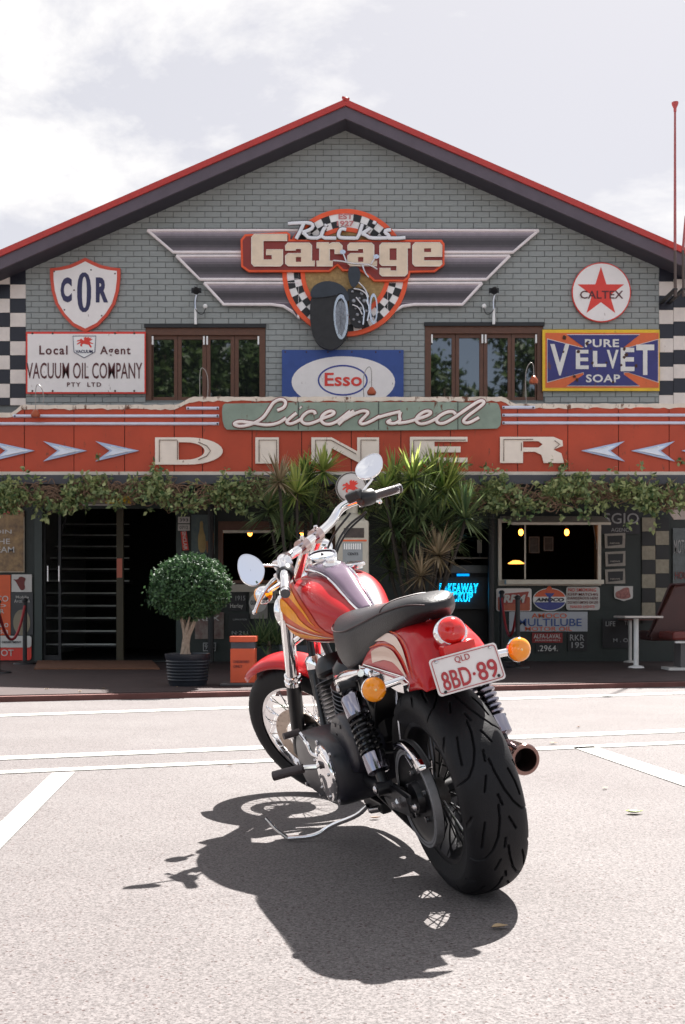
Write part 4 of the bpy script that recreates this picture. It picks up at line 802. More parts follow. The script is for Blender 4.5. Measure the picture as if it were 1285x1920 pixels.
# petrol pump with globe
PZ = 12.75; t = thing('vintage_fuel_pump', 'tall cream vintage fuel pump with round white globe behind the handlebar', 'fuel pump', (P(661, 0, PZ)[0], PZ, th))
bx0, bx1 = P(629, 0, PZ)[0], P(692, 0, PZ)[0]; cxp = (bx0+bx1)/2; PC = mat('pump_cream', (.50, .46, .38), .4, var=.12, rust=.3)
mk('body', G().box(bx0, bx1, PZ, PZ+.38, th+.12, P(0, 975, PZ)[2]), PC, t, bevel=.03); mk('base', G().box(bx0-.03, bx1+.03, PZ-.03, PZ+.41, th, th+.12), DRED, t, bevel=.01)
mk('dome', G().lathe([(.0, .12), (.06, .115), (.14, .07), (.20, 0)], (cxp, PZ+.19, P(0, 978, PZ)[2]), (0, 0, 1), 24), PC, t, smooth=True); mk('neck', G().tube([(cxp, PZ+.19, P(0, 975, PZ)[2]), (cxp, PZ+.19, P(0, 943, PZ)[2])], .07, 14), PC, t, smooth=True)
gr = 29.5*PZ/F; gc = Vector(P(659, 915, PZ+.05)); gl_ = mk('globe', G().lathe([(0, -.085), (gr*.6, -.08), (gr*.88, -.065), (gr, -.04), (gr, .04), (gr*.88, .065), (gr*.6, .08), (0, .085)], gc, (0, 1, 0), 36), mat('globe_glass', (.62, .58, .55), .2, var=.05), t, smooth=True)
HZ = gc.y-.088
q = [(642+32*a, 899+28*b) for a, b in HORSE]; mk('winged_horse', G().prism([W2(q, HZ)], HZ, HZ+.004), RED, gl_)
mk('globe_ring', G().tube([(gc.x+gr*.93*math.cos(a*.2618), gc.y-.062, gc.z+gr*.93*math.sin(a*.2618)) for a in range(24)], .008, 6, closed=True), mat('ring_dark', (.08, .06, .05), .5), gl_, smooth=True)
f_ = flat('display', rect(645, 990, 683, 1008), PZ-.006, mat('display_dark', (.05, .035, .03), .4, var=.6, scale=14), t, .006); flat('display_band', rect(641, 1012, 688, 1015), PZ-.006, ORANGE, t, .006); flat('meter_window', rect(643, 1017, 680, 1070), PZ-.006, mat('meter_grey', (.28, .30, .31), .3), t, .006)
for k in range(8): flat('digit_strip', rect(645+k*4.2, 1019, 647.6+k*4.2, 1030), PZ-.012, PWHITE, t, .005)
text('CENTS', (652, 1036, 672, 1041), PZ-.006, INK, t); text('LITRES', (652, 1052, 672, 1057), PZ-.006, INK, t)
# ---------------------------------------------------------------- plants
def leafmat(name, c1, c2, rough=.45, tl=.3):
    m = bpy.data.materials.new(name); m.use_nodes = True; nt = m.node_tree; b = nt.nodes['Principled BSDF']; ln = nt.links.new
    g = nt.nodes.new('ShaderNodeNewGeometry'); g2 = nt.nodes.new('ShaderNodeObjectInfo'); ad = nt.nodes.new('ShaderNodeMath'); ad.operation = 'ADD'
    ln(g.outputs['Random Per Island'], ad.inputs[0]); ln(g2.outputs['Random'], ad.inputs[1]); fr = nt.nodes.new('ShaderNodeMath'); fr.operation = 'FRACT'; ln(ad.outputs[0], fr.inputs[0])
    mxn = nt.nodes.new('ShaderNodeMix'); mxn.data_type = 'RGBA'; mxn.inputs['A'].default_value = (*c1, 1); mxn.inputs['B'].default_value = (*c2, 1)
    ln(fr.outputs[0], mxn.inputs['Factor']); ln(mxn.outputs['Result'], b.inputs['Base Color']); b.inputs['Roughness'].default_value = rough
    t = nt.nodes.new('ShaderNodeBsdfTranslucent'); ln(mxn.outputs['Result'], t.inputs['Color']); s = nt.nodes.new('ShaderNodeMixShader'); s.inputs[0].default_value = tl
    o = nt.nodes['Material Output']; ln(b.outputs[0], s.inputs[1]); ln(t.outputs[0], s.inputs[2]); ln(s.outputs[0], o.inputs[0]); return m
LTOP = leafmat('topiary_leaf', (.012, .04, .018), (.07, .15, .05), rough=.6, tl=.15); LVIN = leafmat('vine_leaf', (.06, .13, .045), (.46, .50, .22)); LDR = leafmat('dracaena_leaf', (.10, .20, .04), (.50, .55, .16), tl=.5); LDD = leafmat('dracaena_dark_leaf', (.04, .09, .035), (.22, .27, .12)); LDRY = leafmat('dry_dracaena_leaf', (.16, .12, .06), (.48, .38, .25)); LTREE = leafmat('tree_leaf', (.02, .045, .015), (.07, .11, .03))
BARK = mat('bark', (.16, .12, .085), .8, var=.35, scale=14, bump=.6); TWIG = mat('twig', (.20, .12, .075), .8, var=.3)
def leaves(cs, size, asp=.45, up=.3):
    """cs: (n,3) centres; each leaf a folded kite of 4 verts (two faces)"""
    n = len(cs); cs = np.array(cs); d = rng.normal(size=(n, 3)); d[:, 2] -= up*.5; d /= np.linalg.norm(d, axis=1)[:, None]
    s = rng.normal(size=(n, 3)); s -= (s*d).sum(1)[:, None]*d; s /= np.linalg.norm(s, axis=1)[:, None]; nn = np.cross(d, s)
    L_ = (size*rng.uniform(.5, 1.45, n))[:, None]; Wd = L_*asp*.5
    v = np.stack([cs, cs+d*L_*.45+s*Wd+nn*L_*.08, cs+d*L_, cs+d*L_*.45-s*Wd+nn*L_*.08], 1).reshape(-1, 3)
    i = np.arange(n)*4; f = np.concatenate([np.stack([i, i+1, i+2], 1), np.stack([i, i+2, i+3], 1)])
    g = G(); g.v = v.tolist(); g.f = f.tolist(); return g
# topiary in ribbed pot
q = gz(346, 1288); TZ = q.y+.24
t = thing('topiary_tree', 'clipped mushroom shaped topiary tree in dark ribbed pot beside the entrance', 'potted tree', (q.x, TZ, th))
pr = .232; prof = [(0, 0), (.19, 0), (.20, .03)]
for k in range(7): prof += [(.205+k*.003, .05+k*.032), (.216+k*.003, .062+k*.032), (.205+k*.003, .075+k*.032)]
prof += [(.235, .29), (.24, .33), (.225, .335), (.215, .29), (0, .29)]
mk('pot', G().lathe(prof, (q.x, TZ, th), (0, 0, 1), 36), mat('pot_glaze', (.018, .022, .03), .35, var=.2), t, smooth=True)
mk('soil', G().lathe([(.218, .29), (.15, .315), (0, .325)], (q.x, TZ, th+.003), (0, 0, 1), 20), mat('soil', (.09, .05, .03), .9, bump=.8), t)
cc = Vector(P(357, 1106, TZ)); cb = Vector(P(348, 1228, TZ))
tr = G()
for k in range(7):
    a = k*.9; pts = [(cb.x+.05*math.cos(a), TZ+.05*math.sin(a), th+.29), (cb.x+.03*math.cos(a+1.3), TZ+.03*math.sin(a+1.3), th+.42), (cb.x+.02+.03*math.cos(a+2.6), TZ+.03*math.sin(a+2.6), th+.55), (cc.x+.16*math.cos(a+3.2), TZ+.12*math.sin(a+3), cc.z-.12)]
    tr.tube(chaikin(pts, 2), [.022]*3+[.018]*8+[.010]*(len(chaikin(pts, 2))-11), 7)
mk('trunk', tr, mat('pale_bark', (.33, .25, .19), .7, var=.3, scale=30), t, smooth=True)
rx, rz = .415, .35
pts = []
for _ in range(15000):
    d = rng.normal(size=3); d /= np.linalg.norm(d); r_ = (1-abs(rng.normal())*.16); bump = 1+.07*math.sin(d[0]*9+2)*math.cos(d[2]*8+d[1]*7)
    zz = d[2]*rz*(1.05 if d[2] > 0 else .88)
    pts.append((cc.x+d[0]*rx*r_*bump, TZ+d[1]*rx*r_*bump, cc.z+zz*r_*bump))
for k in range(46):
    a, e_ = rng.uniform(0, 6.28), rng.uniform(-.4, 1.2); b0 = np.array([cc.x+rx*math.cos(a)*math.cos(e_), TZ+rx*math.sin(a)*math.cos(e_), cc.z+rz*math.sin(e_)])
    for j in range(22): pts.append(tuple(b0+rng.normal(size=3)*(.016+.010*(k%3))))
mk('foliage', leaves(pts, .036, .6), LTOP, t, kind='stuff')
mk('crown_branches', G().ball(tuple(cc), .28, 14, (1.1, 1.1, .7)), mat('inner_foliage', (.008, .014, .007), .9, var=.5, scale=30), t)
# low dark plant between topiary and bin
def strap(o, d, ln_, w_, droop, seg=5, rs=rng):
    d = np.array(d)/np.linalg.norm(d); s = np.cross(d, [0, 0, 1]); s = s/(np.linalg.norm(s)+1e-6)
    p = np.array(o, float); dd = d.copy(); v = []
    for i in range(seg+1):
        u = i/seg; w2 = w_*(math.sin(math.pi*min(1, (.22+.78*u)))**.7)*(1 if u < .98 else .1)
        v += [tuple(p-s*w2/2), tuple(p+s*w2/2)]
        p = p+dd*ln_/seg; dd = dd+np.array([0, 0, -droop/seg]); dd /= np.linalg.norm(dd)
    f = [(2*i, 2*i+1, 2*i+3, 2*i+2) for i in range(seg)]
    return v, f
def rosette(c, Rm, n, low=-.5, droop=.7):
    out = []
    for k in range(n):
        a = rng.uniform(0, 2*math.pi); e_ = rng.uniform(low-.2, 1.4)
        d = (math.cos(a)*math.cos(e_), math.sin(a)*math.cos(e_), math.sin(e_)); out.append(strap(c, d, Rm*rng.uniform(.7, 1.15), .024*rng.uniform(.7, 1.25), droop*rng.uniform(.0, .6)))
    return out
DSTEM = mat('dracaena_stem', (.04, .032, .025), .8, var=.4, scale=14)
def dracaena(name, lab, crowns, base, z0, potlab):
    bq = P(base, 1143, z0); t = thing(name, lab, 'plant', (bq[0], z0, th)); lv = []
    for (a, b_, Rp, n, m_) in crowns:
        zz = z0+rng.uniform(-.22, .30) if m_ is not LDRY else z0-.42; c = P(a, b_, zz)
        for l_ in rosette(c, Rp*1.25*zz/F, int(n*1.6)): lv.append((l_, m_, c))
        bx = bq[0]+rng.uniform(-.08, .08); mid = (c[0]*.65+bx*.35+rng.uniform(-.05, .05), zz*.5+z0*.5, c[2]*.5+.25)
        mk('stem', G().tube(chaikin([(bx, z0, th+.25), mid, (c[0]*.95+bx*.05, zz, c[2]-.16), (c[0], zz, c[2])], 2), .019, 7), DSTEM, t, smooth=True)
    idx = list(range(len(lv))); random.shuffle(idx); single = set(idx[:300]); rest = {}
    for i, ((v, f), m_, c) in enumerate(lv):
        if i in single: mk('leaf', G().add(v, f), m_, t)
        else: rest.setdefault(m_.name, (G(), m_))[0].add(v, f)
    for g_, m_ in rest.values(): mk('leaves', g_, m_, t, kind='stuff')
    mk('pot', G().lathe([(0, 0), (.20, 0), (.25, .34), (.24, .36), (.22, .30), (0, .29)], (bq[0], z0, th), (0, 0, 1), 24), MATS['pot_glaze'], t, smooth=True)
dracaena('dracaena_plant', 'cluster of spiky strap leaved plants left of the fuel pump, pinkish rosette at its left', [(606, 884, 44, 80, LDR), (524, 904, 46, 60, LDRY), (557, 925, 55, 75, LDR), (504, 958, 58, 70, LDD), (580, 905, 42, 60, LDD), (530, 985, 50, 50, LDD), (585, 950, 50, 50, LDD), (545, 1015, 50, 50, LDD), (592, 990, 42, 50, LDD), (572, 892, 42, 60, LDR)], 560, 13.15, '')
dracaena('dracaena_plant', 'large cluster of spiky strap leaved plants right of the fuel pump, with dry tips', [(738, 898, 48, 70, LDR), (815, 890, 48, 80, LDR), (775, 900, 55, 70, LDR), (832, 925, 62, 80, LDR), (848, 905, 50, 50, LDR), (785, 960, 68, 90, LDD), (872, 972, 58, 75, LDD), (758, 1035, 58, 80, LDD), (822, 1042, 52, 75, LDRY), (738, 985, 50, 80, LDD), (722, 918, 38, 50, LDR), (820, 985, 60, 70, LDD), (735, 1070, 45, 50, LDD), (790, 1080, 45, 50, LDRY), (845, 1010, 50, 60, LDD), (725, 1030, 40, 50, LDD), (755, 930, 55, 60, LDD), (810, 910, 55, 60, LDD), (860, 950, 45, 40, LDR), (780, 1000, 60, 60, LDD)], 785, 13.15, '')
# vines along the awning edge
def vine(lab, x0, x1, n, seed):
    rs = np.random.default_rng(seed); c0 = P((x0+x1)/2, 905, 13.7); t = thing('climbing_vine', lab, 'vine', c0); tw = G(); cs = []
    def yz(x): return 928+8*math.sin(x*.021)+6*math.sin(x*.057+1)
    for k in range(int((x1-x0)/4)):
        a = rs.uniform(x0, x1); pts = [(a, yz(a)+rs.uniform(-22, 18))]
        for j in range(5): pts.append((pts[-1][0]+rs.uniform(-34, 34), yz(a)+rs.uniform(-30, 26)))
        zz = 13.7+rs.uniform(-.14, .05); tw.tube(chaikin([P(p[0], p[1], zz+rs.uniform(-.06, .04)) for p in pts], 2), rs.uniform(.003, .008), 5)
    mk('stems', tw, TWIG, t, kind='stuff')
    k = 0
    while len(cs) < n:
        a = rs.uniform(x0, x1); den = .5+.5*math.sin(a*.045+seed)+.35*math.sin(a*.11)
        if rs.uniform() > .12+den*den*.9: continue
        b_ = yz(a)+rs.normal()*13-den*6; sp = rs.uniform(5, 13); zz = 13.68+rs.uniform(-.20, .1)
        if rs.uniform() < .05: b_ -= rs.uniform(12, 40)
        if rs.uniform() < .10: b_ += rs.uniform(5, 32)
        # compound sprig: pairs of leaflets along a short stalk
        ang = rs.uniform(0, 6.28); 
        for j in range(9):
            u = j/8-.5; px_ = a+math.cos(ang)*u*sp*2+rs.normal()*1.6; py_ = b_+math.sin(ang)*u*sp*1.2+rs.normal()*2.0; cs.append(P(px_, py_, zz+rs.normal()*.02))
    mk('foliage', leaves(cs, .066, .62), LVIN, t, kind='stuff')
vine('leafy vine hanging from the awning gutter over the entrance on the left', -60, 500, 5000, 1)
vine('leafy vine hanging from the awning gutter above the servery on the right', 835, 1340, 6000, 4)
vine('sparse vine tangle on the awning gutter behind the spiky plants', 480, 850, 1500, 9)
# low plant behind the bin
t = thing('low_strap_plant', 'low dark strap leaved plant between orange bin and motorcycle front wheel', 'plant', tuple(gz(505, 1262))); q = gz(505, 1262)
g_ = G()
for cx_ in (-.12, .1, .0):
    for (v, f) in rosette((q.x+cx_, q.y, th+.35), .38, 60, 0, .9): g_.add(v, f)
mk('foliage', g_, LDD, t, kind='stuff'); mk('stem', G().tube([(q.x, q.y, th), (q.x, q.y, th+.4)], .03, 8), BARK, t)
# fallen leaves
def fallen(px_, py_, s, m_, lab, rot, cu=.5):
    p = Vector(GP(px_, py_, .006)); g = G(); n = 6; rows = []
    for i in range(n+1):
        u = i/n; w_ = s*.28*math.sin(math.pi*min(.97, u+.04)); x = (u-.5)*s; zz = .006+cu*s*.25*(u-.5)**2*4
        rows.append([(x, -w_, zz+w_*.5), (x, 0, zz), (x, w_, zz+w_*.45)])
    g.grid(rows); c, s_ = math.cos(rot), math.sin(rot); g.map(lambda v: (p.x+v[0]*c-v[1]*s_, p.y+v[0]*s_+v[1]*c, v[2]))
    o = mk('fallen_leaf', g, m_); props(o, lab, 'leaf', 'leaves fallen on the asphalt')
GL = mat('fresh_leaf', (.25, .34, .05), .5); TL = mat('tan_leaf', (.42, .30, .17), .6, var=.3); BL = mat('brown_leaf', (.16, .08, .04), .7, var=.3)
fallen(1190, 1524, .075, GL, 'pale green leaf lying on bare asphalt at far right', .1); fallen(938, 1738, .05, TL, 'tan leaf lying in the shadow right of the rear tyre', .4, .2); fallen(1038, 1394, .055, TL, 'tan leaf on the asphalt between the two thin white lines on the right', .2); fallen(1085, 1363, .045, BL, 'small brown leaf above the upper of the two white lines at right', 1.0); fallen(1135, 1478, .035, TL, 'tiny tan leaf left of the green leaf', .7); fallen(704, 1534, .045, BL, 'small brown leaf behind the rear wheel near the side stand', .2); fallen(432, 1435, .03, BL, 'tiny brown leaf below the white line left of the front wheel', .5)
for i, (a, b_) in enumerate(((195, 1302), (88, 1303), (332, 1299), (150, 1308))): 
    fallen(a, b_, .05, TL, ('tan leaf at the kerb left of the pot', 'tan leaf at the kerb furthest to the left', 'tan leaf at the kerb right in front of the pot', 'tan leaf at the kerb edge below the door mat')[i], i*.8)
for o in COL.objects:
    if o.name.startswith('fallen_leaf') and o['label'].find('kerb') > 0: o.location.z = .058
# opposite side of the car park (seen only as reflections)
def tree(x, y, h, r_, lab, seed, n=9000):
    rs = np.random.default_rng(seed); t = thing('shade_tree', lab, 'tree', (x, y, 0)); 
    mk('trunk', G().tube([(x, y, 0), (x+.1, y, h*.3), (x-.1, y+.1, h*.55)], [.26, .2, .12], 10), BARK, t, smooth=True)
    for k in range(5): a = k*1.3; mk('limb', G().tube([(x, y, h*.35), (x+r_*.4*math.cos(a), y+r_*.4*math.sin(a), h*.6), (x+r_*.7*math.cos(a), y+r_*.7*math.sin(a), h*.78)], [.11, .08, .04], 7), BARK, t, smooth=True)
    cl = rs.normal(size=(26, 3))*np.array([r_*.5, r_*.5, h*.16])+np.array([x, y, h*.7]); c = cl[rs.integers(0, 26, n)]+rs.normal(size=(n, 3))*r_*.2
    mk('crown', leaves(c, .42, .6), LTREE, t, kind='stuff')
tree(-8.5, -16, 15, 5.0, 'broad shade tree on the far side of the car park behind the camera, leftmost', 1); tree(-3.6, -18, 16, 4.6, 'broad shade tree on the far side of the car park behind the camera, second', 2); tree(4.2, -17, 14, 2.3, 'slender shade tree on the far side of the car park behind the camera, third', 3, 3000); tree(8.2, -19, 15, 2.2, 'broad shade tree on the far side of the car park behind the camera, rightmost', 4, 3000)
t = thing('far_house', 'low white gabled house on the far side of the car park behind the camera', 'house', (8, -27, 0)); mk('wall', G().prism([[(3, 0), (14, 0), (14, 3), (8.5, 5.6), (3, 3)]], -30, -25), PWHITE, t)
mk('roof', G().prism([[(2.3, 2.75), (8.5, 5.7), (14.7, 2.75), (14.7, 2.95), (8.5, 5.95), (2.3, 2.95)]], -30.4, -24.5), MATS['zinc'], t)
# ---------------------------------------------------------------- motorcycle (bike space: x forward, y left, z up, origin at rear contact)
BM = Matrix(((-.27308443, -.93451534, -.22826732, .41717733), (.96199007, -.26528505, -.06479927, 3.25968537), (0, -.23728657, .9714397, 0), (0, 0, 0, 1)))
bike = bpy.data.objects.new('motorcycle', None); COL.objects.link(bike); bike.matrix_world = BM; ORG['motorcycle'] = Vector((0, 0, 0))
props(bike, 'red cruiser motorcycle with flame paint leaning on its side stand in the foreground', 'motorcycle')
BI = BM.inverted()
WB = 1.6502; SA = Vector((WB+.122, 0, 0)); SR = Matrix.Rotation(.6356, 4, Vector((-.5, 0, .8660254)))
def S(p): return tuple(SR @ (Vector(p)-SA) + SA)
def b(name, g, m, parent=None, steer=False, **k):
    if steer: g.map(S)
    k.setdefault('smooth', True)
    return mk(name, g, m, parent or bike, local=True, **k)
PAINT = mat('candy_red', (.44, .006, .010), .35, .0, var=.05, coat=.5, spec=.15)
RUB = mat('tyre_rubber', (.009, .009, .011), .6, var=.3, scale=9, bump=.12, bscale=200, spec=.25)
VINYL = mat('black_vinyl', (.017, .016, .018), .42, var=.15, scale=12, bump=.15, bscale=180, spec=.35)
BPL = mat('satin_black', (.007, .007, .009), .34, .0, var=.15)
ENG = mat('engine_black', (.009, .009, .016), .38, .0, var=.2, bump=.05, bscale=120)
AMB = mat('amber_lens', (.90, .30, .01), .12, var=.06, coat=.6, scale=40)
RLENS = mat('red_lens', (.62, .012, .01), .12, var=.1, coat=.6, scale=30)
FY = mat('flame_yellow', (.85, .30, .0), .4, .0, coat=.15, spec=.1, var=.25, scale=14); FO = mat('flame_orange', (.55, .055, .0), .4, .0, coat=.15, spec=.1, var=.25, scale=14); FC = mat('flame_cream', (.66, .46, .36), .3, .0, coat=.5, var=.05)
GRIP = mat('grip_rubber', (.05, .038, .04), .5, var=.2, bump=.3, bscale=150)
# ---- rear tyre with cut grooves
def groove_mask(s, tt, pitch, curves, hw):
    m = np.zeros_like(s)
    for c, sh, sg in curves:
        c = np.array(c)
        for off in (-pitch, 0, pitch):
            P0 = c[:-1]+[sh+off, 0]; P1 = c[1:]+[sh+off, 0]
            for p, q in zip(P0, P1):
                d = q-p; L2 = (d**2).sum(); X = s-p[0]; Y = tt*sg-p[1]; u = np.clip((X*d[0]+Y*d[1])/L2, 0, 1)
                dist = np.hypot(X-u*d[0], Y-u*d[1]); m = np.maximum(m, np.clip(1.6-dist/hw, 0, 1))
    return m
def tyre(Ro, Ri, hw, nth, nph, depth, pitch_n, curves, cx, cz, yo=0, crown=.75):
    th_ = np.linspace(0, 2*np.pi, nth, endpoint=False); ph = np.linspace(-1, 1, nph)*math.pi*.60
    T, Q = np.meshgrid(th_, ph, indexing='ij')
    y = hw*np.sign(Q)*np.abs(np.sin(Q))**.85; y = np.where(np.abs(Q) > math.pi/2, np.sign(Q)*hw*(1-.14*(np.abs(Q)-math.pi/2)/(.1*math.pi)), y)
    c = np.cos(Q); mid = Ri+(Ro-Ri)*.42
    r = np.where(c > 0, mid+(Ro-mid)*np.abs(c)**crown, mid-(mid-Ri)*(np.abs(Q)-math.pi/2)/(.1*math.pi))
    circ = 2*np.pi*Ro; pitch = circ/pitch_n
    s = (T/(2*np.pi)*circ) % pitch
    # lateral arc length
    mk_ = groove_mask(s, y, pitch, curves, .0023)*(np.abs(Q) < math.pi*.46)
    r = r-depth*mk_
    v = np.stack([cx+r*np.cos(T), yo+y, cz+r*np.sin(T)], -1).reshape(-1, 3)
    i = np.arange(nth)[:, None]; j = np.arange(nph-1)[None]; a = i*nph+j; bb = ((i+1) % nth)*nph+j
    g = G(); g.v = v.tolist(); g.f = np.stack([a, bb, bb+1, a+1], -1).reshape(-1, 4).tolist(); return g
pt = 2*math.pi*.325/8
cv = []
A1 = [(.0, .006), (.04, .010), (.09, .022), (.13, .040), (.16, .062), (.175, .090)]
B1 = [(.04, .052), (.08, .062), (.12, .068)]; C1_ = [(.17, .018), (.21, .034)]; D1_ = [(.02, .080), (.06, .094)]; E1_ = [(.10, .0), (.13, .006)]
for sh, sg in ((0, 1), (pt/2, -1)):
    for c in (A1, B1, C1_, D1_, E1_): cv.append((c, sh, sg))
rw = b('rear_wheel', G().lathe([(.205, -.075), (.222, -.078), (.222, -.070), (.200, -.05), (.195, 0), (.200, .05), (.222, .070), (.222, .078), (.205, .075), (.190, .05), (.186, 0), (.190, -.05), (.205, -.075)], (0, 0, .325), (0, 1, 0), 48), BPL)
b('tyre', tyre(.325, .218, .092, 1560, 190, .009, 8, cv, 0, .325), RUB, rw)
sp = G()
for k in range(20):
    for s_ in (1, -1):
        a = 2*math.pi*(k+.25*s_)/20; a2 = a+.35*(1 if k % 2 else -1)
        sp.tube([(.03*math.cos(a2), s_*.055, .325+.03*math.sin(a2)), (.20*math.cos(a), s_*.01, .325+.20*math.sin(a))], .0028, 5)
for k in range(0): pass
DSP = mat('dark_spoke', (.07, .07, .075), .3, 1)
b('spokes', sp, DSP, rw, kind='stuff')
b('hub', G().lathe([(0, -.085), (.035, -.085), (.05, -.07), (.032, -.05), (.03, .05), (.05, .07), (.06, .085), (0, .085)], (0, 0, .325), (0, 1, 0), 24), BPL, rw)
# ---- pulley and belt
pl = b('drive_pulley', G().lathe([(.03, .105), (.135, .108), (.150, .105), (.150, .132), (.143, .134), (.134, .130), (.118, .122), (.05, .120), (.045, .14), (0, .14)], (0, 0, .325), (0, 1, 0), 64), BPL)
b('pulley_rim', G().lathe([(.134, .1325), (.151, .1345), (.1525, .133), (.1525, .110), (.150, .108)], (0, 0, .325), (0, 1, 0), 64), mat('worn_alloy', (.20, .20, .21), .5, .3, var=.3, scale=30), pl)
for k in range(5): a = k*1.2566+.3; b('pulley_bolt', G().lathe([(.009, 0), (.009, .01), (0, .011)], (.075*math.cos(a), .122, .325+.075*math.sin(a)), (0, 1, 0), 8), STEEL, pl)
bl_ = G(); q = [(.146*math.cos(a), .325+.146*math.sin(a)) for a in np.linspace(R(98), R(262), 24)]+[(.62+.04*math.cos(a), .33+.04*math.sin(a)) for a in np.linspace(R(-82), R(82), 10)]
vv = []
for rr_ in (0, .005):
    for yy in (.108, .130):
        vv.append([(x, yy, z+(rr_ if z > .325 else -rr_)) for x, z in q])
n_ = len(q); bl_.add([p for r_ in vv for p in r_], [(o1*n_+i, o1*n_+(i+1) % n_, o2*n_+(i+1) % n_, o2*n_+i) for o1, o2 in ((0, 1), (1, 3), (3, 2), (2, 0)) for i in range(n_)])
b('drive_belt', bl_, BPL)
# chrome belt guard
gr_ = []
for a in np.linspace(R(66), R(142), 14): c, s_ = math.cos(a), math.sin(a); gr_.append([(c*r_, y_, .325+s_*r_) for r_, y_ in ((.160, .100), (.176, .106), (.180, .125), (.176, .142), (.160, .148))])
b('belt_guard', G().grid(gr_), CHROME, solid=.003)
# ---- swingarm, axle
SHC0 = mat('hub_metal', (.35, .33, .32), .3, .9, var=.3, scale=30)
sw = b('swingarm', G().tube([(.60, .14, .33), (.30, .155, .325), (.06, .155, .33)], [.03, .026, .024], 10).tube([(.60, -.14, .33), (.30, -.15, .325), (.0, -.155, .325)], [.03, .026, .024], 10).tube([(.50, -.13, .33), (.50, .13, .33)], .03, 10), BPL)
b('axle_plate', G().prism([[(-.06, .30), (.10, .295), (.10, .36), (-.06, .35)]], .165, .178), BPL, sw, bevel=.004, smooth=False); b('axle_nut', G().lathe([(.018, 0), (.018, .015), (.010, .02), (.010, .03), (0, .03)], (0, .178, .325), (0, 1, 0), 6), STEEL, sw, smooth=False)
b('adjuster_bolt', G().tube([(-.06, .17, .325), (-.10, .17, .325)], .006, 6).ball((-.10, .17, .325), .011, 6), STEEL, sw)
b('hub_carrier', G().tube([(-.02, .085, .325), (-.02, .045, .325)], .045, 20), SHC0, sw); b('caliper_pin', G().tube([(-.035, .09, .33), (-.075, .085, .44)], .005, 8).tube([(-.06, .07, .31), (-.12, .05, .22)], .0035, 8), STEEL, sw)
b('brake_caliper', G().box(-.12, .0, -.135, -.10, .34, .43), BPL, sw, bevel=.01, smooth=False)
# ---- shocks
SHC = mat('smoked_chrome', (.30, .29, .34), .1, 1, var=0)
for s_ in (1, -1):
    yy_ = .185 if s_ > 0 else -.238; p0, p1 = Vector((.275, yy_, .665)), Vector((.115, yy_, .355)); ax = (p1-p0).normalized(); L_ = (p1-p0).length
    sh_ = b('shock_absorber', G().lathe([(0, .0), (.017, 0), (.017, L_), (0, L_)], p0, ax, 16), BPL)
    b('upper_cover', G().lathe([(.0, .02), (.020, .02), (.034, .035), (.038, .04), (.038, .105), (.028, .108), (.026, .10)], p0, ax, 28), SHC, sh_)
    b('lower_cover', G().lathe([(.026, .235), (.036, .236), (.037, .24), (.037, .295), (.028, .30), (.016, .302)], p0, ax, 28), SHC, sh_)
    coil = []; a_ = ax.orthogonal().normalized(); c_ = ax.cross(a_)
    for i in range(7*16): u = i/(7*16); an = i/16*2*math.pi; coil.append(p0+ax*(.105+u*.135)+(a_*math.cos(an)+c_*math.sin(an))*.034)
    b('coil_spring', G().tube(coil, .0062, 6), mat('gloss_black', (.01, .01, .012), .12, var=0) if s_ > 0 else SHC, sh_)
    for pp in (p0, p1): b('mount_eye', G().tube([pp+Vector((0, -.022*1, 0)), pp+Vector((0, .030*s_ if s_ > 0 else -.03, 0))], .022, 14), BPL, sh_); b('mount_nut', G().ball(pp+Vector((0, .033*s_, 0)), .014, 8, (1, .5, 1)), STEEL, sh_)
# ---- rear fender
T_ = [(.36, .735), (.30, .785), (.20, .822), (.10, .842), (.0, .851), (-.08, .848), (-.15, .832), (-.205, .800), (-.245, .755), (-.268, .71), (-.275, .672)]
B_2 = [(.30, .690), (.26, .708), (.18, .715), (.10, .712), (.03, .706), (-.05, .688), (-.10, .666), (-.15, .664), (-.20, .672), (-.245, .675), (-.262, .668)]
def fpt(u, t, off=0):
    i = min(int(u), len(T_)-2); w_ = u-i; T0 = np.array(T_[i])*(1-w_)+np.array(T_[i+1])*w_; B0 = np.array(B_2[i])*(1-w_)+np.array(B_2[i+1])*w_
    a = abs(t)*math.pi/2; bl2 = 1-max(0, math.cos(a))**.85; p = T0+(B0-T0)*bl2; nrm = np.array([p[0], p[1]-.40]); nrm /= np.linalg.norm(nrm)
    hw = .122*(1-.10*max(0, (u-7)/3)); y = hw*math.copysign(math.sin(a)**.62, t); k = 1-abs(t)
    return (p[0]+nrm[0]*off*(.4+.6*k), y+math.copysign(off, t), p[1]+nrm[1]*off*(.4+.6*k))
rows_ = [[fpt(u, t) for t in np.linspace(-1, 1, 33)] for u in np.linspace(0, 10, 41)]
fend = b('rear_fender', G().grid(rows_), PAINT, solid=-.004, smooth='all')
def fribbon(pts, m_, name, off=.0075):
    q = chaikin(pts, 2); rows = []
    for u, t, w_ in q: rows.append([fpt(u, t-w_*k, off) for k in (-1, -.5, 0, .5, 1)])
    b(name, G().grid(rows), m_, fend, smooth='all')
fribbon([(2.6, .84, .09), (3.6, .78, .10), (4.8, .74, .075), (6.0, .78, .04), (7.0, .87, .0)], FC, 'flame_decal')
fribbon([(2.9, .54, .05), (4.0, .51, .075), (5.2, .54, .065), (6.3, .63, .035), (7.2, .78, .0)], FC, 'flame_decal')
for pth in ([(2.4, .44, .010), (4.4, .40, .010), (6.0, .47, .010), (7.2, .66, .010), (7.8, .84, .01)], [(2.4, .68, .012), (4, .63, .012), (5.6, .63, .012), (6.8, .74, .012), (7.4, .88, .01)]): fribbon(pth, FO, 'pinstripe', .008)
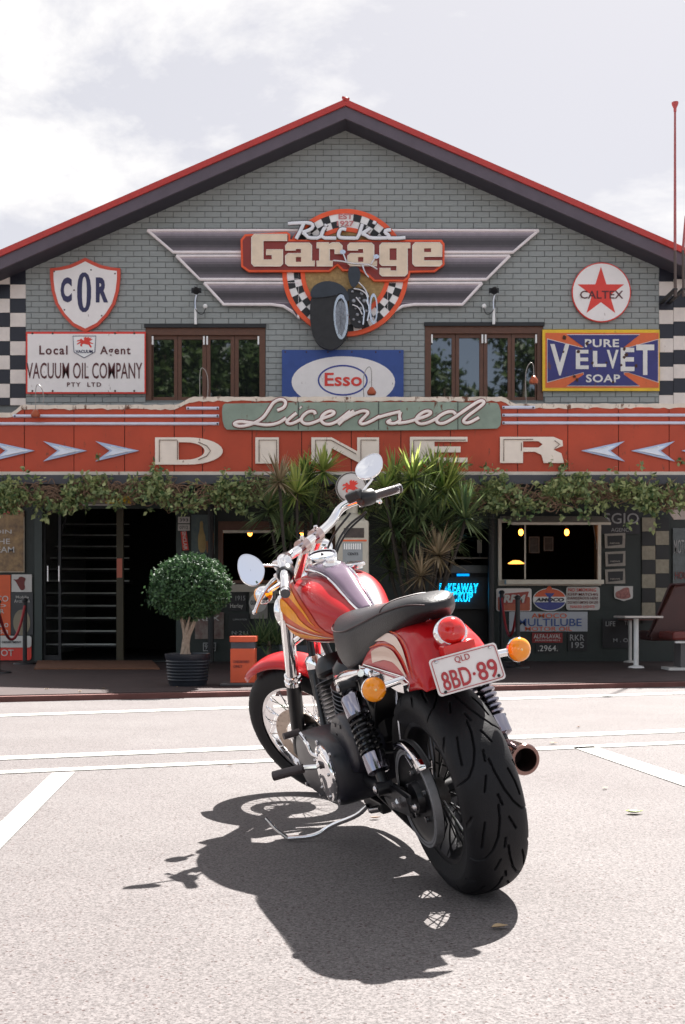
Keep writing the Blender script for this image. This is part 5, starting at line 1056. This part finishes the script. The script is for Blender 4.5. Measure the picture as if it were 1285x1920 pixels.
tg = G(); tl = b('tail_light', G().lathe([(.035, 0), (.047, .002), (.047, .022), (.042, .028), (.039, .028)], (-.232, 0, .804), (-.93, 0, .36), 40), CHROME)
b('lens', G().lathe([(.0395, .020), (.0395, .030), (.034, .044), (.020, .052), (0, .055)], (-.232, 0, .804), (-.93, 0, .36), 36), RLENS, tl)
b('reflector', G().box(-.292, -.252, -.047, .047, .752, .780), RLENS, fend, bevel=.003, smooth=False)
# ---- number plate
NP = [Vector((-.300, .101, .757)), Vector((-.300, -.101, .757)), Vector((-.322, -.101, .655)), Vector((-.322, .101, .655))]
def platept(u, v, d=0):  # u 0..1 left->right, v 0..1 top->bottom, d proud
    p = NP[0].lerp(NP[1], u).lerp(NP[3].lerp(NP[2], u), v); return p+Vector((-.977, 0, .21))*d
def pprism(loop, d0, d1):
    g = G().prism([[(a, -c) for a, c in loop]], 0, 1); g.map(lambda v: platept(v[0], -v[2], d1 if v[1] < .5 else d0)); return g
o_ = [(x/122, y/62) for x, y in rrect(0, 0, 122, 62, 6)]
o2 = [((x)/122, y/62) for x, y in rrect(2, 2, 120, 60, 5)]
npl = b('number_plate', pprism(o_, -.002, 0), mat('plate_white', (.80, .76, .74), .35, var=.03), smooth=False)
PR_ = mat('plate_red', (.42, .03, .035), .4)
b('plate_border', G().tube([platept(a, c, .0015) for a, c in [((x)/122, y/62) for x, y in rrect(3.5, 3.5, 118.5, 58.5, 5)]], .0010, 6, closed=True), PR_, npl)
def ptext(s, u0, u1, v0, v1, bold):
    v, f = textgeo(s, bold); V = [tuple(platept(u0+(u1-u0)*a, v1-(v1-v0)*c, .0006+.0018*d)) for a, c, d in v]; b('lettering', G().add(V, f), PR_, npl, smooth=False)
ptext('8BD', .10, .52, .40, .90, .012); ptext('89', .62, .92, .40, .90, .012); ptext('QLD', .36, .58, .10, .29, -.005); b('lettering', G().ball(tuple(platept(.57, .66, .0015)), .0045, 8), PR_, npl)
for u, v in ((.10, .10), (.90, .10), (.10, .92), (.90, .88)): b('plate_bolt', G().lathe([(.0045, 0), (.0045, .003), (0, .004)], platept(u, v, .001), (-.977, 0, .21), 8), STEEL if v < .5 else BPL, npl)
b('plate_bracket', G().box(-.290, -.250, -.05, .05, .68, .74), BPL, smooth=False)
# ---- indicators and fender struts
for s_, c in ((1, Vector((-.130, .222, .695))), (-1, Vector((-.166, -.222, .700)))):
    ind = b('indicator', G().lathe([(0, -.028), (.020, -.026), (.033, -.012), (.037, .004), (.036, .010)], c, (-1, 0, 0), 28), CHROME)
    b('lens', G().lathe([(.0355, .006), (.0345, .014), (.026, .022), (.012, .026), (0, .027)], c, (-1, 0, 0), 28), AMB, ind); b('bulb_glint', G().ball(c+Vector((-.0262, 0, 0)), .004, 8), mat('glint', (.9, .7, .3), .2), ind)
    b('stalk', G().tube([c+Vector((.005, -.03*s_, 0)), c+Vector((.0, -.11*s_, .006))], .0115, 12), CHROME, ind)
    stt = b('fender_strut', G().prism([[(.24, .722), (-.13, .705), (-.17, .690), (-.15, .668), (-.10, .668), (.05, .690), (.24, .70)]], .128 if s_ > 0 else -.142, .142 if s_ > 0 else -.128), CHROME, bevel=.004, smooth=False)
    b('strut_bolt', G().lathe([(.014, 0), (.014, .014), (0, .016)], (.10, .142*s_, .705), (0, s_, 0), 12), CHROME, stt)
    b('frame_rail_cover', G().tube([(.50, .155*s_, .655), (.44, .158*s_, .668), (.30, .163*s_, .690), (.20, .155*s_, .706)], [.016, .027, .025, .012], 16), CHROME)
# ---- seat
def loft(st, n=28, ex=2.6, top=1.0):
    rows = []
    for x, hw, zt, zb, *o in st:
        zc, hz = (zt+zb)/2, (zt-zb)/2; e2 = 2/ex; r_ = []
        for k in range(n):
            a = 2*math.pi*k/n; c, s_ = math.cos(a), math.sin(a); r_.append((x, hw*math.copysign(abs(c)**e2, c), zc+hz*math.copysign(abs(s_)**e2, s_)))
        rows.append(r_)
    g = G().grid(rows, True); m = len(rows); g.f.append(tuple(range(n))[::-1]); g.f.append(tuple((m-1)*n+k for k in range(n))); return g
def interp(st, k=5):
    st = np.array(st, float); o = []
    for i in range(len(st)-1):
        p0, p1, p2, p3 = st[max(i-1, 0)], st[i], st[i+1], st[min(i+2, len(st)-1)]
        for j in range(k): u = j/k; o.append(.5*((2*p1)+(-p0+p2)*u+(2*p0-5*p1+4*p2-p3)*u*u+(-p0+3*p1-3*p2+p3)*u**3))
    o.append(st[-1]); return [tuple(r_) for r_ in o]
seat_st = [(.635, .012, .845, .830), (.625, .050, .862, .80), (.585, .095, .878, .755), (.52, .130, .884, .70), (.44, .148, .884, .672), (.36, .150, .886, .668), (.29, .145, .890, .680), (.22, .133, .896, .712), (.14, .122, .903, .750), (.05, .112, .912, .787), (-.04, .101, .919, .816), (-.11, .086, .922, .838), (-.155, .068, .917, .858), (-.185, .048, .908, .866), (-.202, .028, .898, .872), (-.208, .006, .888, .880)]
seat = b('seat', loft(interp(seat_st, 4), 32, 3.0), VINYL, smooth='all')
PIPE = mat('seat_seam', (.05, .018, .018), .5)
se = interp(seat_st, 4)
for s_ in (1, -1): b('seat_seam', G().tube([(x, s_*hw*.985, (zt+zb)/2+(zt-zb)/2*.52) for x, hw, zt, zb in se[8:-6]], .0022, 5), PIPE, seat)
i_ = min(range(len(se)), key=lambda i: abs(se[i][0]-.02)); x, hw, zt, zb = se[i_]
b('seat_seam', G().tube([(x+.002*k, hw*1.004*math.copysign(abs(math.cos(a))**(2/3), math.cos(a)), (zt+zb)/2+(zt-zb)/2*1.01*abs(math.sin(a))**(2/3)) for k, a in enumerate(np.linspace(.35, math.pi-.35, 24))], .0020, 5), PIPE, seat)
b('seat_screw', G().lathe([(.0, .022), (.016, .02), (.020, .008), (.014, 0)], (-.11, .01, .843), (-.2, 0, 1), 16), CHROME)
# ---- tank
tank_st = [(.47, .060, .865, .800), (.52, .088, .893, .785), (.60, .120, .935, .772), (.70, .146, .985, .765), (.80, .162, 1.012, .762), (.92, .170, 1.024, .762), (1.04, .168, 1.024, .770), (1.14, .150, 1.010, .785), (1.22, .118, .985, .810), (1.27, .075, .950, .85), (1.285, .02, .92, .89)]
ts = interp(tank_st, 4)
tank = b('fuel_tank', loft(ts, 48, 2.7), PAINT, smooth='all')
def tpt(x, a, off=.0022):
    xs_ = [s_[0] for s_ in ts]; v = [np.interp(x, xs_, [s_[k] for s_ in ts]) for k in (1, 2, 3)]; hw, zt, zb = v[0]+off, v[1]+off, v[2]-off
    c, s_ = math.cos(a), math.sin(a); e2 = 2/2.7; return (x, hw*math.copysign(abs(c)**e2, c), (zt+zb)/2+(zt-zb)/2*math.copysign(abs(s_)**e2, s_))
def tribbon(pts, m_, name, off=.0022):
    for sd in (1, -1):
        rows = []
        for x, a, w_ in chaikin(pts, 3):
            rows.append([(lambda p: (p[0], p[1]*sd, p[2]))(tpt(x, R(a+w_*k), off)) for k in (-1, -.6, -.2, .2, .6, 1)])
        b(name, G().grid(rows), m_, tank, smooth='all')
tribbon([(1.25, 8, 50), (1.20, 7, 52), (1.0, 3, 49), (.86, -3, 42), (.74, -13, 30), (.64, -26, 14), (.56, -37, 1)], FO, 'flame_decal')
tribbon([(1.24, 44, 9), (1.10, 42, 9), (.98, 37, 8), (.88, 27, 6), (.78, 10, 3.5), (.69, -8, .5)], FY, 'flame_decal', .0034)
tribbon([(1.24, 10, 10), (1.10, 12, 10), (.98, 9, 9), (.88, 1, 6.5), (.78, -10, 4), (.66, -24, .5)], FY, 'flame_decal', .0036)
tribbon([(1.24, -26, 9), (1.12, -28, 9), (.98, -30, 8), (.86, -33, 6), (.74, -35, 3.5), (.62, -38, .5)], FY, 'flame_decal', .0030)
tribbon([(1.24, -68, 22), (1.10, -68, 18), (.96, -66, 15), (.82, -62, 12), (.70, -58, 7), (.60, -52, 1)], FC, 'cream_panel', .0026)
tribbon([(1.24, -50, 1.6), (1.10, -50, 1.6), (.96, -52, 1.4), (.82, -51, 1.2), (.70, -50, 1), (.60, -46, .8)], FC, 'pinstripe', .0042)
tribbon([(1.24, -9, 1.2), (1.10, -9, 1.2), (.96, -12, 1.2), (.84, -19, 1), (.72, -28, 1), (.60, -36, .8)], FC, 'pinstripe', .0046)
b('tank_seam', G().tube([(x, 0, zb-.002) for x, hw, zt, zb in ts[4:-4]], .006, 6), PAINT, tank)
# console
con = [(.475, .022, .885, .85), (.53, .030, .915, .87), (.60, .036, .955, .90), (.68, .042, 1.006, .95), (.76, .048, 1.040, .99), (.84, .056, 1.058, 1.0), (.90, .060, 1.066, 1.0), (.96, .058, 1.070, 1.0), (1.01, .045, 1.062, 1.0), (1.04, .015, 1.04, 1.01)]
console = b('dash_console', loft(interp(con, 4), 28, 3.2), mat('console_mauve', (.15, .10, .15), .2, .3, var=.1, coat=.5), smooth='all')
for s_ in (1, -1): b('console_trim', G().tube(chaikin([(x, s_*(hw+.006), zt-.022 if x > .7 else zt-.014) for x, hw, zt, zb in con], 2), .0045, 8), CHROME, console)
ci = b('speedometer', G().lathe([(.050, -.012), (.056, 0), (.056, .022), (.052, .027), (.049, .024)], (.905, 0, 1.068), (-.30, 0, .954), 40), CHROME, console)
b('speedometer_face', G().lathe([(.050, .018), (.025, .0205), (0, .021)], (.905, 0, 1.068), (-.30, 0, .954), 40), mat('dial_silver', (.50, .49, .52), .15, var=.05, coat=1), console); b('dial_needle', G().ball((.898, 0, 1.0895), .006, 8), BPL, console)
b('visor_tab', G().tube([(.965, -.012, 1.098), (.965, .012, 1.098)], .006, 8), CHROME, console)
b('ignition_switch', G().lathe([(.034, 0), (.034, .006), (.022, .012), (.019, .022), (.010, .026), (0, .027)], (.795, 0, 1.046), (-.35, 0, .937), 24), CHROME, console)
b('filler_cap', G().lathe([(.030, 0), (.030, .006), (.040, .010), (.041, .018), (.036, .024), (0, .028)], (.80, -.085, 1.010), (-.10, -.06, .99), 32), CHROME, tank)
# ---- frame, oil tank, engine
fr_ = b('frame', G().tube(chaikin([(.30, .10, .70), (.45, .11, .70), (.52, .12, .45), (.56, .12, .24), (.80, .12, .18), (1.10, .10, .20), (1.26, .06, .50), (1.32, .02, .80)], 2), .016, 10).tube(chaikin([(.30, -.10, .70), (.45, -.11, .70), (.52, -.12, .45), (.56, -.12, .24), (.80, -.12, .18), (1.10, -.10, .20), (1.26, -.06, .50), (1.32, -.02, .80)], 2), .016, 10).tube([(.35, 0, .76), (.9, 0, .84), (1.28, 0, .86)], .03, 10), BPL)
b('oil_tank', G().box(.30, .52, -.11, .115, .44, .70), BPL, bevel=.03, smooth=False)
b('inner_fender', G().grid([[(.365*math.cos(a), y_, .325+.365*math.sin(a)) for y_ in (-.118, -.11, 0, .11, .118)] for a in np.linspace(R(20), R(112), 20)]), BPL, solid=.004)
en = b('engine', G().box(.60, 1.14, -.12, .11, .20, .42), ENG, bevel=.05, smooth=False)
for nm, x0, dx in (('rear_cylinder', .87, -.28), ('front_cylinder', 1.0, .28)):
    base = Vector((x0, 0, .40)); ax = Vector((dx, 0, 1)).normalized()
    cy = b(nm, G().lathe([(.055, 0), (.055, .22), (0, .22)], base, ax, 20), ENG, en)
    fg = G()
    for k in range(11): t0 = .02+k*.0175; fg.lathe([(.055, t0), (.104, t0+.001), (.106, t0+.003), (.104, t0+.005), (.055, t0+.006)], base, ax, 28)
    b('cooling_fins', fg, mat('fin_edge', (.10, .10, .11), .3, .8), en); b('rocker_box', G().lathe([(0, .225), (.082, .225), (.090, .235), (.088, .27), (.065, .30), (0, .305)], base, ax, 16), BPL, en)
    b('pushrod_tube', G().tube([base+Vector((.02, -.085, -.02)), base+ax*.22+Vector((0, -.075, 0))], .010, 8).tube([base+Vector((-.02, -.085, -.02)), base+ax*.22+Vector((-.03, -.075, 0))], .010, 8), CHROME, en)
of = b('oil_filter', G().lathe([(0, 0), (.036, 0), (.038, .01), (.038, .13), (.034, .135)], (1.30, .03, .50), (0, 0, 1), 24), BPL); b('filter_cap', G().lathe([(.036, .13), (.041, .132), (.041, .17), (.03, .185), (0, .19)], (1.30, .03, .50), (0, 0, 1), 24), CHROME, of)
b('air_cleaner', G().lathe([(0, 0), (.085, 0), (.09, .015), (.085, .05), (.03, .06), (0, .06)], (.84, -.12, .60), (0, -1, 0), 30), CHROME, en)
b('gear_case', G().box(.42, .62, -.11, .11, .27, .45), ENG, bevel=.03, smooth=False)
# primary case on the left
def caseloop(k): 
    q = [(.395, .300), (.42, .262), (.50, .238), (.70, .235), (.90, .240), (.985, .29), (1.00, .36), (.97, .43), (.88, .47), (.70, .475), (.55, .485), (.44, .470), (.40, .42)]
    q = chaikin(q, 2, True); c = (.66, .36); return [(c[0]+(a-c[0])*k, c[1]+(z-c[1])*k) for a, z in q]
rows_ = [[(a, y_, z) for a, z in caseloop(k)] for k, y_ in ((.98, .10), (1, .16), (1, .225), (.985, .243), (.95, .255), (.88, .262), (.5, .264), (.05, .265))]
pc = b('primary_cover', G().grid(rows_, True), ENG)
b('sprocket_cover', G().grid([[(a*.9+.03, y_, z) for a, z in [(.49+(a-.49)*k, .49+(z-.49)*k) for a, z in chaikin([(.30, .36), (.30, .48), (.34, .53), (.42, .565), (.52, .555), (.60, .51), (.66, .42), (.60, .34)], 2, True)]] for k, y_ in ((1, .10), (1, .175), (.95, .197), (.85, .206), (.4, .209), (.05, .21))], True), ENG)
for dx in (0, .06): b('cover_slot', G().box(.40+dx, .44+dx, .19, .212, .515, .530), BPL, smooth=False, bevel=.004)
b('derby_cover', G().lathe([(.098, -.004), (.100, .006), (.097, .012), (.085, .016), (.05, .021), (0, .023)], (.515, .262, .362), (0, 1, 0), 48), CHROME, pc)
for k in range(5): a = k*1.2566+.5; b('derby_screw', G().ball((.515+.082*math.cos(a), .279, .362+.082*math.sin(a)), .006, 8), STEEL, pc)
for x_, z_ in ((.43, .275), (.41, .44), (.56, .465), (.75, .46), (.93, .44), (.97, .33), (.9, .26), (.7, .25)): b('case_screw', G().lathe([(.009, 0), (.009, .006), (0, .007)], (x_, .262, z_), (0, 1, 0), 6), STEEL, pc, smooth=False)
# ---- exhaust on the right
mf = b('muffler', G().lathe([(.036, .0), (.046, .0), (.049, .006), (.046, .014), (.043, .03), (.045, .05), (.045, .46), (.030, .54), (.024, .6)], (-.045, -.222, .349), (1, 0, .02), 36), mat('muffler_chrome', (.30, .19, .17), .15, 1, var=0))
b('muffler_bore', G().lathe([(.037, -.001), (.036, .012), (.033, .10), (0, .12)], (-.045, -.222, .349), (1, 0, .02), 28), mat('soot', (.02, .006, .005), .7), mf)
b('exhaust_pipe', G().tube(chaikin([(.53, -.222, .36), (.75, -.21, .36), (1.02, -.18, .40), (1.08, -.12, .52), (.98, -.09, .62)], 3), .022, 14).tube(chaikin([(.53, -.20, .42), (.70, -.19, .45), (.76, -.13, .56), (.70, -.08, .62)], 3), .022, 14), CHROME)
if False: b('upper_muffler', G().lathe([(.026, 0), (.040, .02), (.045, .04), (.045, .40), (.02, .44)], (.10, -.232, .475), (1, 0, 0), 28), CHROME)
# ---- rider controls low down
for s_ in (1, -1):
    b('foot_peg', G().tube([(.60, .255*s_, .37), (.63, .30*s_, .375), (.655, .32*s_, .374)], .010, 8), CHROME); b('peg_rubber', G().tube([(.645, .315*s_, .374), (.70, .415*s_, .366)], [.0165, .0175], 14), GRIP)
b('shift_lever', G().tube(chaikin([(.52, .275, .418), (.565, .292, .430), (.575, .295, .47), (.635, .303, .505)], 2), .0065, 8), CHROME); b('shift_peg', G().tube([(.635, .300, .505), (.628, .36, .505)], .012, 12), GRIP)
# kickstand: ground points in world space brought into bike space
def wl(p): return tuple(BI @ Vector(p))
kp = [(.60, .13, .19), (.64, .165, .155), wl((-.045, 3.93, .055)), wl((-.10, 3.925, .016)), wl((-.20, 3.915, .012))]
ks = b('side_stand', G().tube(chaikin(kp, 2), .0095, 10), CHROME); b('stand_tab', G().tube([wl((-.20, 3.915, .012)), wl((-.245, 3.92, .045)), wl((-.283, 3.93, .083))], [.008, .006, .007], 8), STEEL, ks)
co_ = []; q0, q1 = Vector((.60, .12, .172)), Vector((.46, .12, .205)); ax = (q1-q0).normalized(); a_ = ax.orthogonal().normalized(); c_ = ax.cross(a_)
for i in range(14*10): an = i/10*2*math.pi; co_.append(q0+(q1-q0)*i/140+(a_*math.cos(an)+c_*math.sin(an))*.012)
b('stand_spring', G().tube(co_, .0022, 5), STEEL, ks); b('stand_mount', G().box(.44, .66, .09, .125, .185, .225), BPL, smooth=False, bevel=.005)
b('mud_flap_bracket', G().prism([[(.08, .30), (.34, .27), (.30, .24), (.06, .25)]], .10, .135), BPL, smooth=False)
# ---- steered front end
AX = Vector((WB, 0, .335)); U = Vector((-.5, 0, .8660254))
fw = b('front_wheel', G().lathe([(.232, -.032), (.252, -.038), (.250, -.03), (.238, -.015), (.236, 0), (.238, .015), (.250, .03), (.252, .038), (.232, .032), (.228, 0), (.232, -.032)], AX, (0, 1, 0), 64), CHROME, steer=True)
cf = [([(.0, .006), (.04, .02), (.06, .045)], 0, 1), ([(.0, .006), (.04, .02), (.06, .045)], .05, -1)]
b('tyre', tyre(.335, .245, .050, 360, 40, .003, 21, cf, WB, .335), RUB, fw, steer=True, smooth='all')
sp = G()
for k in range(20):
    for s_ in (1, -1):
        a = 2*math.pi*(k+.25*s_)/20; a2 = a+.9*(1 if k % 2 else -1); 
        sp.tube([(WB+.035*math.cos(a2), s_*.032, .335+.035*math.sin(a2)), (WB+.234*math.cos(a), s_*.006, .335+.234*math.sin(a))], .0022, 5)
b('spokes', sp, CHROME, fw, steer=True, kind='stuff')
b('hub', G().lathe([(0, -.06), (.02, -.06), (.045, -.045), (.03, -.03), (.028, .03), (.045, .045), (.045, .06), (0, .062)], AX, (0, 1, 0), 24), CHROME, fw, steer=True)
dg = G(); nr = 144; rad = [.088, .098, .104, .110, .116, .122, .128, .134, .140, .146]
def dp(i, r_, y_): a = 2*math.pi*i/nr; return (WB+r_*math.cos(a), y_, .335+r_*math.sin(a))
vs = []; fs = []
for yi, y_ in enumerate((.062, .067)):
    for r_ in rad:
        for i in range(nr): vs.append(dp(i, r_, y_))
def vi(yi, k, i): return (yi*len(rad)+k)*nr+i % nr
for k in range(len(rad)-1):
    for i in range(nr):
        hole = (k in (1, 4, 7)) and (i+{1: 0, 4: 2, 7: 4}[k]) % 6 == 0
        if not hole:
            for yi in (0, 1): fs.append((vi(yi, k, i), vi(yi, k, i+1), vi(yi, k+1, i+1), vi(yi, k+1, i)))
for i in range(nr): fs += [(vi(0, 9, i), vi(0, 9, i+1), vi(1, 9, i+1), vi(1, 9, i)), (vi(0, 0, i), vi(0, 0, i+1), vi(1, 0, i+1), vi(1, 0, i))]
dg.add(vs, fs); b('brake_disc', dg, mat('disc_steel', (.50, .42, .36), .35, 1, var=.15, scale=20), fw, steer=True, smooth=False)
sd = G()
for k in range(5): a = k*1.2566; sd.tube([(WB+.03*math.cos(a), .062, .335+.03*math.sin(a)), (WB+.092*math.cos(a+.15), .0645, .335+.092*math.sin(a+.15))], .009, 6)
b('disc_carrier', sd, CHROME, fw, steer=True)
lower0 = Vector((1.664, 0, .30))
for s_ in (1, -1):
    o = lower0+Vector((0, .1*s_, 0)); 
    fk = b('fork_leg', G().lathe([(0, -.03), (.022, -.028), (.030, -.01), (.030, .05), (.032, .30), (.032, .365)], o, U, 24), BPL, steer=True)
    b('fork_collar', G().lathe([(.032, .360), (.037, .362), (.038, .38), (.034, .384), (.037, .392), (.036, .405), (.029, .408)], o, U, 28), CHROME, fk, steer=True)
    b('fork_tube', G().lathe([(.028, .40), (.028, .60), (.026, .79)], o, U, 28), CHROME, fk, steer=True)
    b('fork_cap', G().lathe([(.027, .77), (.027, .795), (.018, .80), (0, .802)], o, U, 20), CHROME, fk, steer=True)
b('lower_clamp', G().tube([o_v for o_v in (lower0+U*.585+Vector((0, -.1, 0)), lower0+U*.585+Vector((-.02, 0, 0)), lower0+U*.585+Vector((0, .1, 0)))], .036, 14), CHROME, steer=True)
b('upper_clamp', G().tube([o_v for o_v in (lower0+U*.80+Vector((0, -.1, 0)), lower0+U*.80+Vector((-.03, 0, 0)), lower0+U*.80+Vector((0, .1, 0)))], .030, 14), CHROME, steer=True)
b('caliper', G().box(WB-.13, WB-.06, .052, .095, .26, .40), BPL, steer=True, bevel=.012, smooth=False)
# front fender
gr_ = []
for a in np.linspace(R(62), R(168), 30):
    k = 1-.25*max(0, (R(76)-a)/R(14)); hw = .064*k
    gr_.append([(WB+(.352+.036*math.cos(q_)**.8)*math.cos(a), hw*math.copysign(abs(math.sin(q_))**.7, q_), .335+(.352+.036*math.cos(q_)**.8)*math.sin(a)) for q_ in np.linspace(-R(89), R(89), 15)])
b('front_fender', G().grid(gr_), PAINT, steer=True, solid=.003, smooth='all')
if False: b('fender_bracket', G().box(WB-.16, WB-.06, .066, .073, .62, .70).box(WB-.16, WB-.06, -.073, -.066, .62, .70), CHROME, steer=True, bevel=.003, smooth=False)
# headlamp, front indicators
hl = b('headlamp', G().lathe([(0, -.10), (.03, -.095), (.06, -.07), (.080, -.03), (.088, .02), (.092, .03), (.088, .05), (.080, .052)], (1.34, 0, .89), (1, 0, -.08), 32), CHROME, steer=True)
b('headlamp_glass', G().lathe([(.080, .048), (.05, .062), (0, .07)], (1.34, 0, .89), (1, 0, -.08), 28), mat('lamp_glass', (.55, .55, .55), .1, coat=1), hl, steer=True)
for s_ in (1, -1):
    c = Vector((1.234, .215*s_, 1.055)); ind = b('front_indicator', G().lathe([(0, .028), (.020, .026), (.033, .012), (.037, -.004), (.036, -.012), (.02, -.02), (0, -.022)], c, (-1, 0, 0), 24), CHROME, steer=True)
    b('lens', G().lathe([(.0355, .008), (.034, .018), (.02, .028), (0, .030)], c+Vector((.006, 0, 0)), (1, 0, 0), 24), AMB, ind, steer=True); b('stalk', G().tube([c, c+Vector((.02, -.12*s_, -.01))], .010, 10), CHROME, ind, steer=True)
# handlebar
full = [(.914, .41, 1.086), (.990, .30, 1.116), (1.010, .262, 1.150), (1.045, .22, 1.172), (1.090, .14, 1.150), (1.086, .09, 1.146), (1.084, 0, 1.150), (1.078, -.09, 1.150), (1.070, -.16, 1.158), (1.055, -.215, 1.186), (1.010, -.255, 1.184), (.930, -.30, 1.166), (.885, -.41, 1.135)]
hb = b('handlebar', G().tube(chaikin(full, 3), .0185, 16), CHROME, steer=True)
for s_ in (1, -1):
    b('riser', G().tube([lower0+U*.80+Vector((-.02, .047*s_, .01)), (1.088, .047*s_, 1.128)], .019, 12), CHROME, hb, steer=True)
    b('bar_clamp', G().tube([(1.084, .030*s_, 1.149), (1.084, .064*s_, 1.149)], .031, 16), mat('tank_tint_chrome', (.52, .40, .38), .12, 1, var=0), hb, steer=True); b('clamp_bolt', G().tube([(1.068, .047*s_, 1.17), (1.062, .047*s_, 1.187)], .008, 8), CHROME, hb, steer=True)  # tank's red reflection is put into the clamp chrome's base colour
    g0, g1 = (Vector((.996, .290, 1.1185)), Vector((.914, .410, 1.086))) if s_ > 0 else (Vector((.930, -.290, 1.169)), Vector((.885, -.41, 1.135))); ax = (g1-g0).normalized()
    gp = b('grip', G().lathe([(.016, 0), (.0195, .002), (.018, .008), (.018, .118), (.0195, .124), (.0195, .130), (0, .131)], g0, ax, 20), GRIP, hb, steer=True)
    ct = g0-ax*.028; b('switch_housing', G().lathe([(0, -.040), (.026, -.040), (.033, -.030), (.034, .016), (.028, .028), (0, .028)], ct, ax, 12), BPL, hb, steer=True)
    b('master_cylinder', G().box(ct.x-.01, ct.x+.062, ct.y-.055 if s_ > 0 else ct.y+.015, ct.y-.015 if s_ > 0 else ct.y+.055, ct.z+.010, ct.z+.052), BPL if s_ < 0 else CHROME, hb, steer=True, bevel=.008, smooth=False)
    lp = [ct+Vector((.035, 0, -.005)), ct+Vector((.065, .045*s_, -.012)), ct+Vector((.080, .10*s_, -.035)), ct+Vector((.085, .155*s_, -.066))]
    lv = b('lever', G().tube(chaikin(lp, 2), [.010]*5+[.008]*5+[.0065]*(len(chaikin(lp, 2))-11)+[.010], 10, flat=.55), CHROME, hb, steer=True)
    b('lever_ball', G().ball(lp[-1], .010, 10), CHROME, hb, steer=True)
    b('lever_perch', G().box(ct.x+.005, ct.x+.05, ct.y-.012, ct.y+.018, ct.z-.025, ct.z+.012), CHROME, hb, steer=True, bevel=.006, smooth=False)
# mirrors, placed by their centres, facing the rider
for s_, c0, wdt, hgt, roll, nw in ((1, (1.027, .400, 1.207), .125, .100, R(88), Vector((.12, -1, .33))), (-1, (.973, -.400, 1.266), .135, .100, R(28), Vector((-.12, -1, .45)))):
    C_ = Vector(S(c0)); n_ = (BI.to_3x3() @ nw.normalized()); n_.normalize(); rt_ = (BI.to_3x3() @ Vector((1, 0, 0))); rt_ = (rt_-n_*rt_.dot(n_)).normalized(); up_ = n_.cross(rt_)*-1
    if (BM.to_3x3() @ up_).z < 0: up_ = -up_
    shp = chaikin([(-.50, -.10), (-.36, .30), (.05, .50), (.40, .46), (.52, .20), (.42, -.22), (.16, -.50), (-.10, -.52), (-.38, -.40)], 3, True)
    cr, sr = math.cos(roll), math.sin(roll)
    def mp_(a, z, d, k=1.0): a, z = a*wdt*k, z*hgt*k; a, z = a*cr-z*sr, a*sr+z*cr; return C_+rt_*a+up_*z+n_*d
    m1 = b('mirror', G().grid([[mp_(a, z, d, k) for a, z in shp] for k, d in ((.94, .006), (1.0, .006), (1.02, .0), (.99, -.008), (.80, -.018), (.4, -.024), (.05, -.025))], True), CHROME)
    mg = G().grid([[mp_(a, z, d, k) for a, z in shp] for k, d in ((.945, .0055), (.5, .0062), (.02, .0064))], True); b('mirror_glass', mg, mat('mirror_glass', (.93, .94, .96), .01, 1, var=0), m1)
    base = Vector(S((1.02, .262, 1.150))) if s_ > 0 else Vector(S((.965, -.265, 1.195))); tp = mp_(-.10 if s_ < 0 else .15, -.52 if s_ < 0 else .42, -.008)
    b('mirror_stem', G().tube(chaikin([base, base.lerp(tp, .3)+Vector((0, 0, .004)), base.lerp(tp, .75), tp], 2), .0055, 10), CHROME, m1)
# cables
for pts in ([S((.969, -.25, 1.125)), S((1.038, -.20, 1.113)), S((1.059, -.12, 1.085)), S((1.067, -.06, 1.04)), (1.20, -.03, .92)], [S((.985, -.25, 1.115)), S((1.050, -.195, 1.095)), S((1.075, -.12, 1.06)), S((1.085, -.06, 1.01)), (1.22, -.02, .88)], [S((1.0, .25, 1.13)), S((1.07, .20, 1.02)), (1.26, .10, .93), (1.24, .06, .78)], [S((1.02, -.22, 1.15)), S((1.10, -.12, 1.10)), S((1.16, -.04, .99)), (1.25, .0, .9)]):
    b('cable', G().tube(chaikin(pts, 3), .0048, 7), BPL)
b('brake_hose', G().tube(chaikin([(.20, .05, .66), (.14, .09, .52), (.05, .125, .47), (-.02, .125, .42)], 2), .004, 6), STEEL)
b('wiring_bundle', G().tube(chaikin([(.36, .125, .62), (.30, .13, .55), (.33, .13, .46), (.28, .14, .40)], 2), .008, 6).tube(chaikin([(.40, .12, .66), (.38, .13, .58), (.42, .125, .52)], 2), .005, 6), BPL)
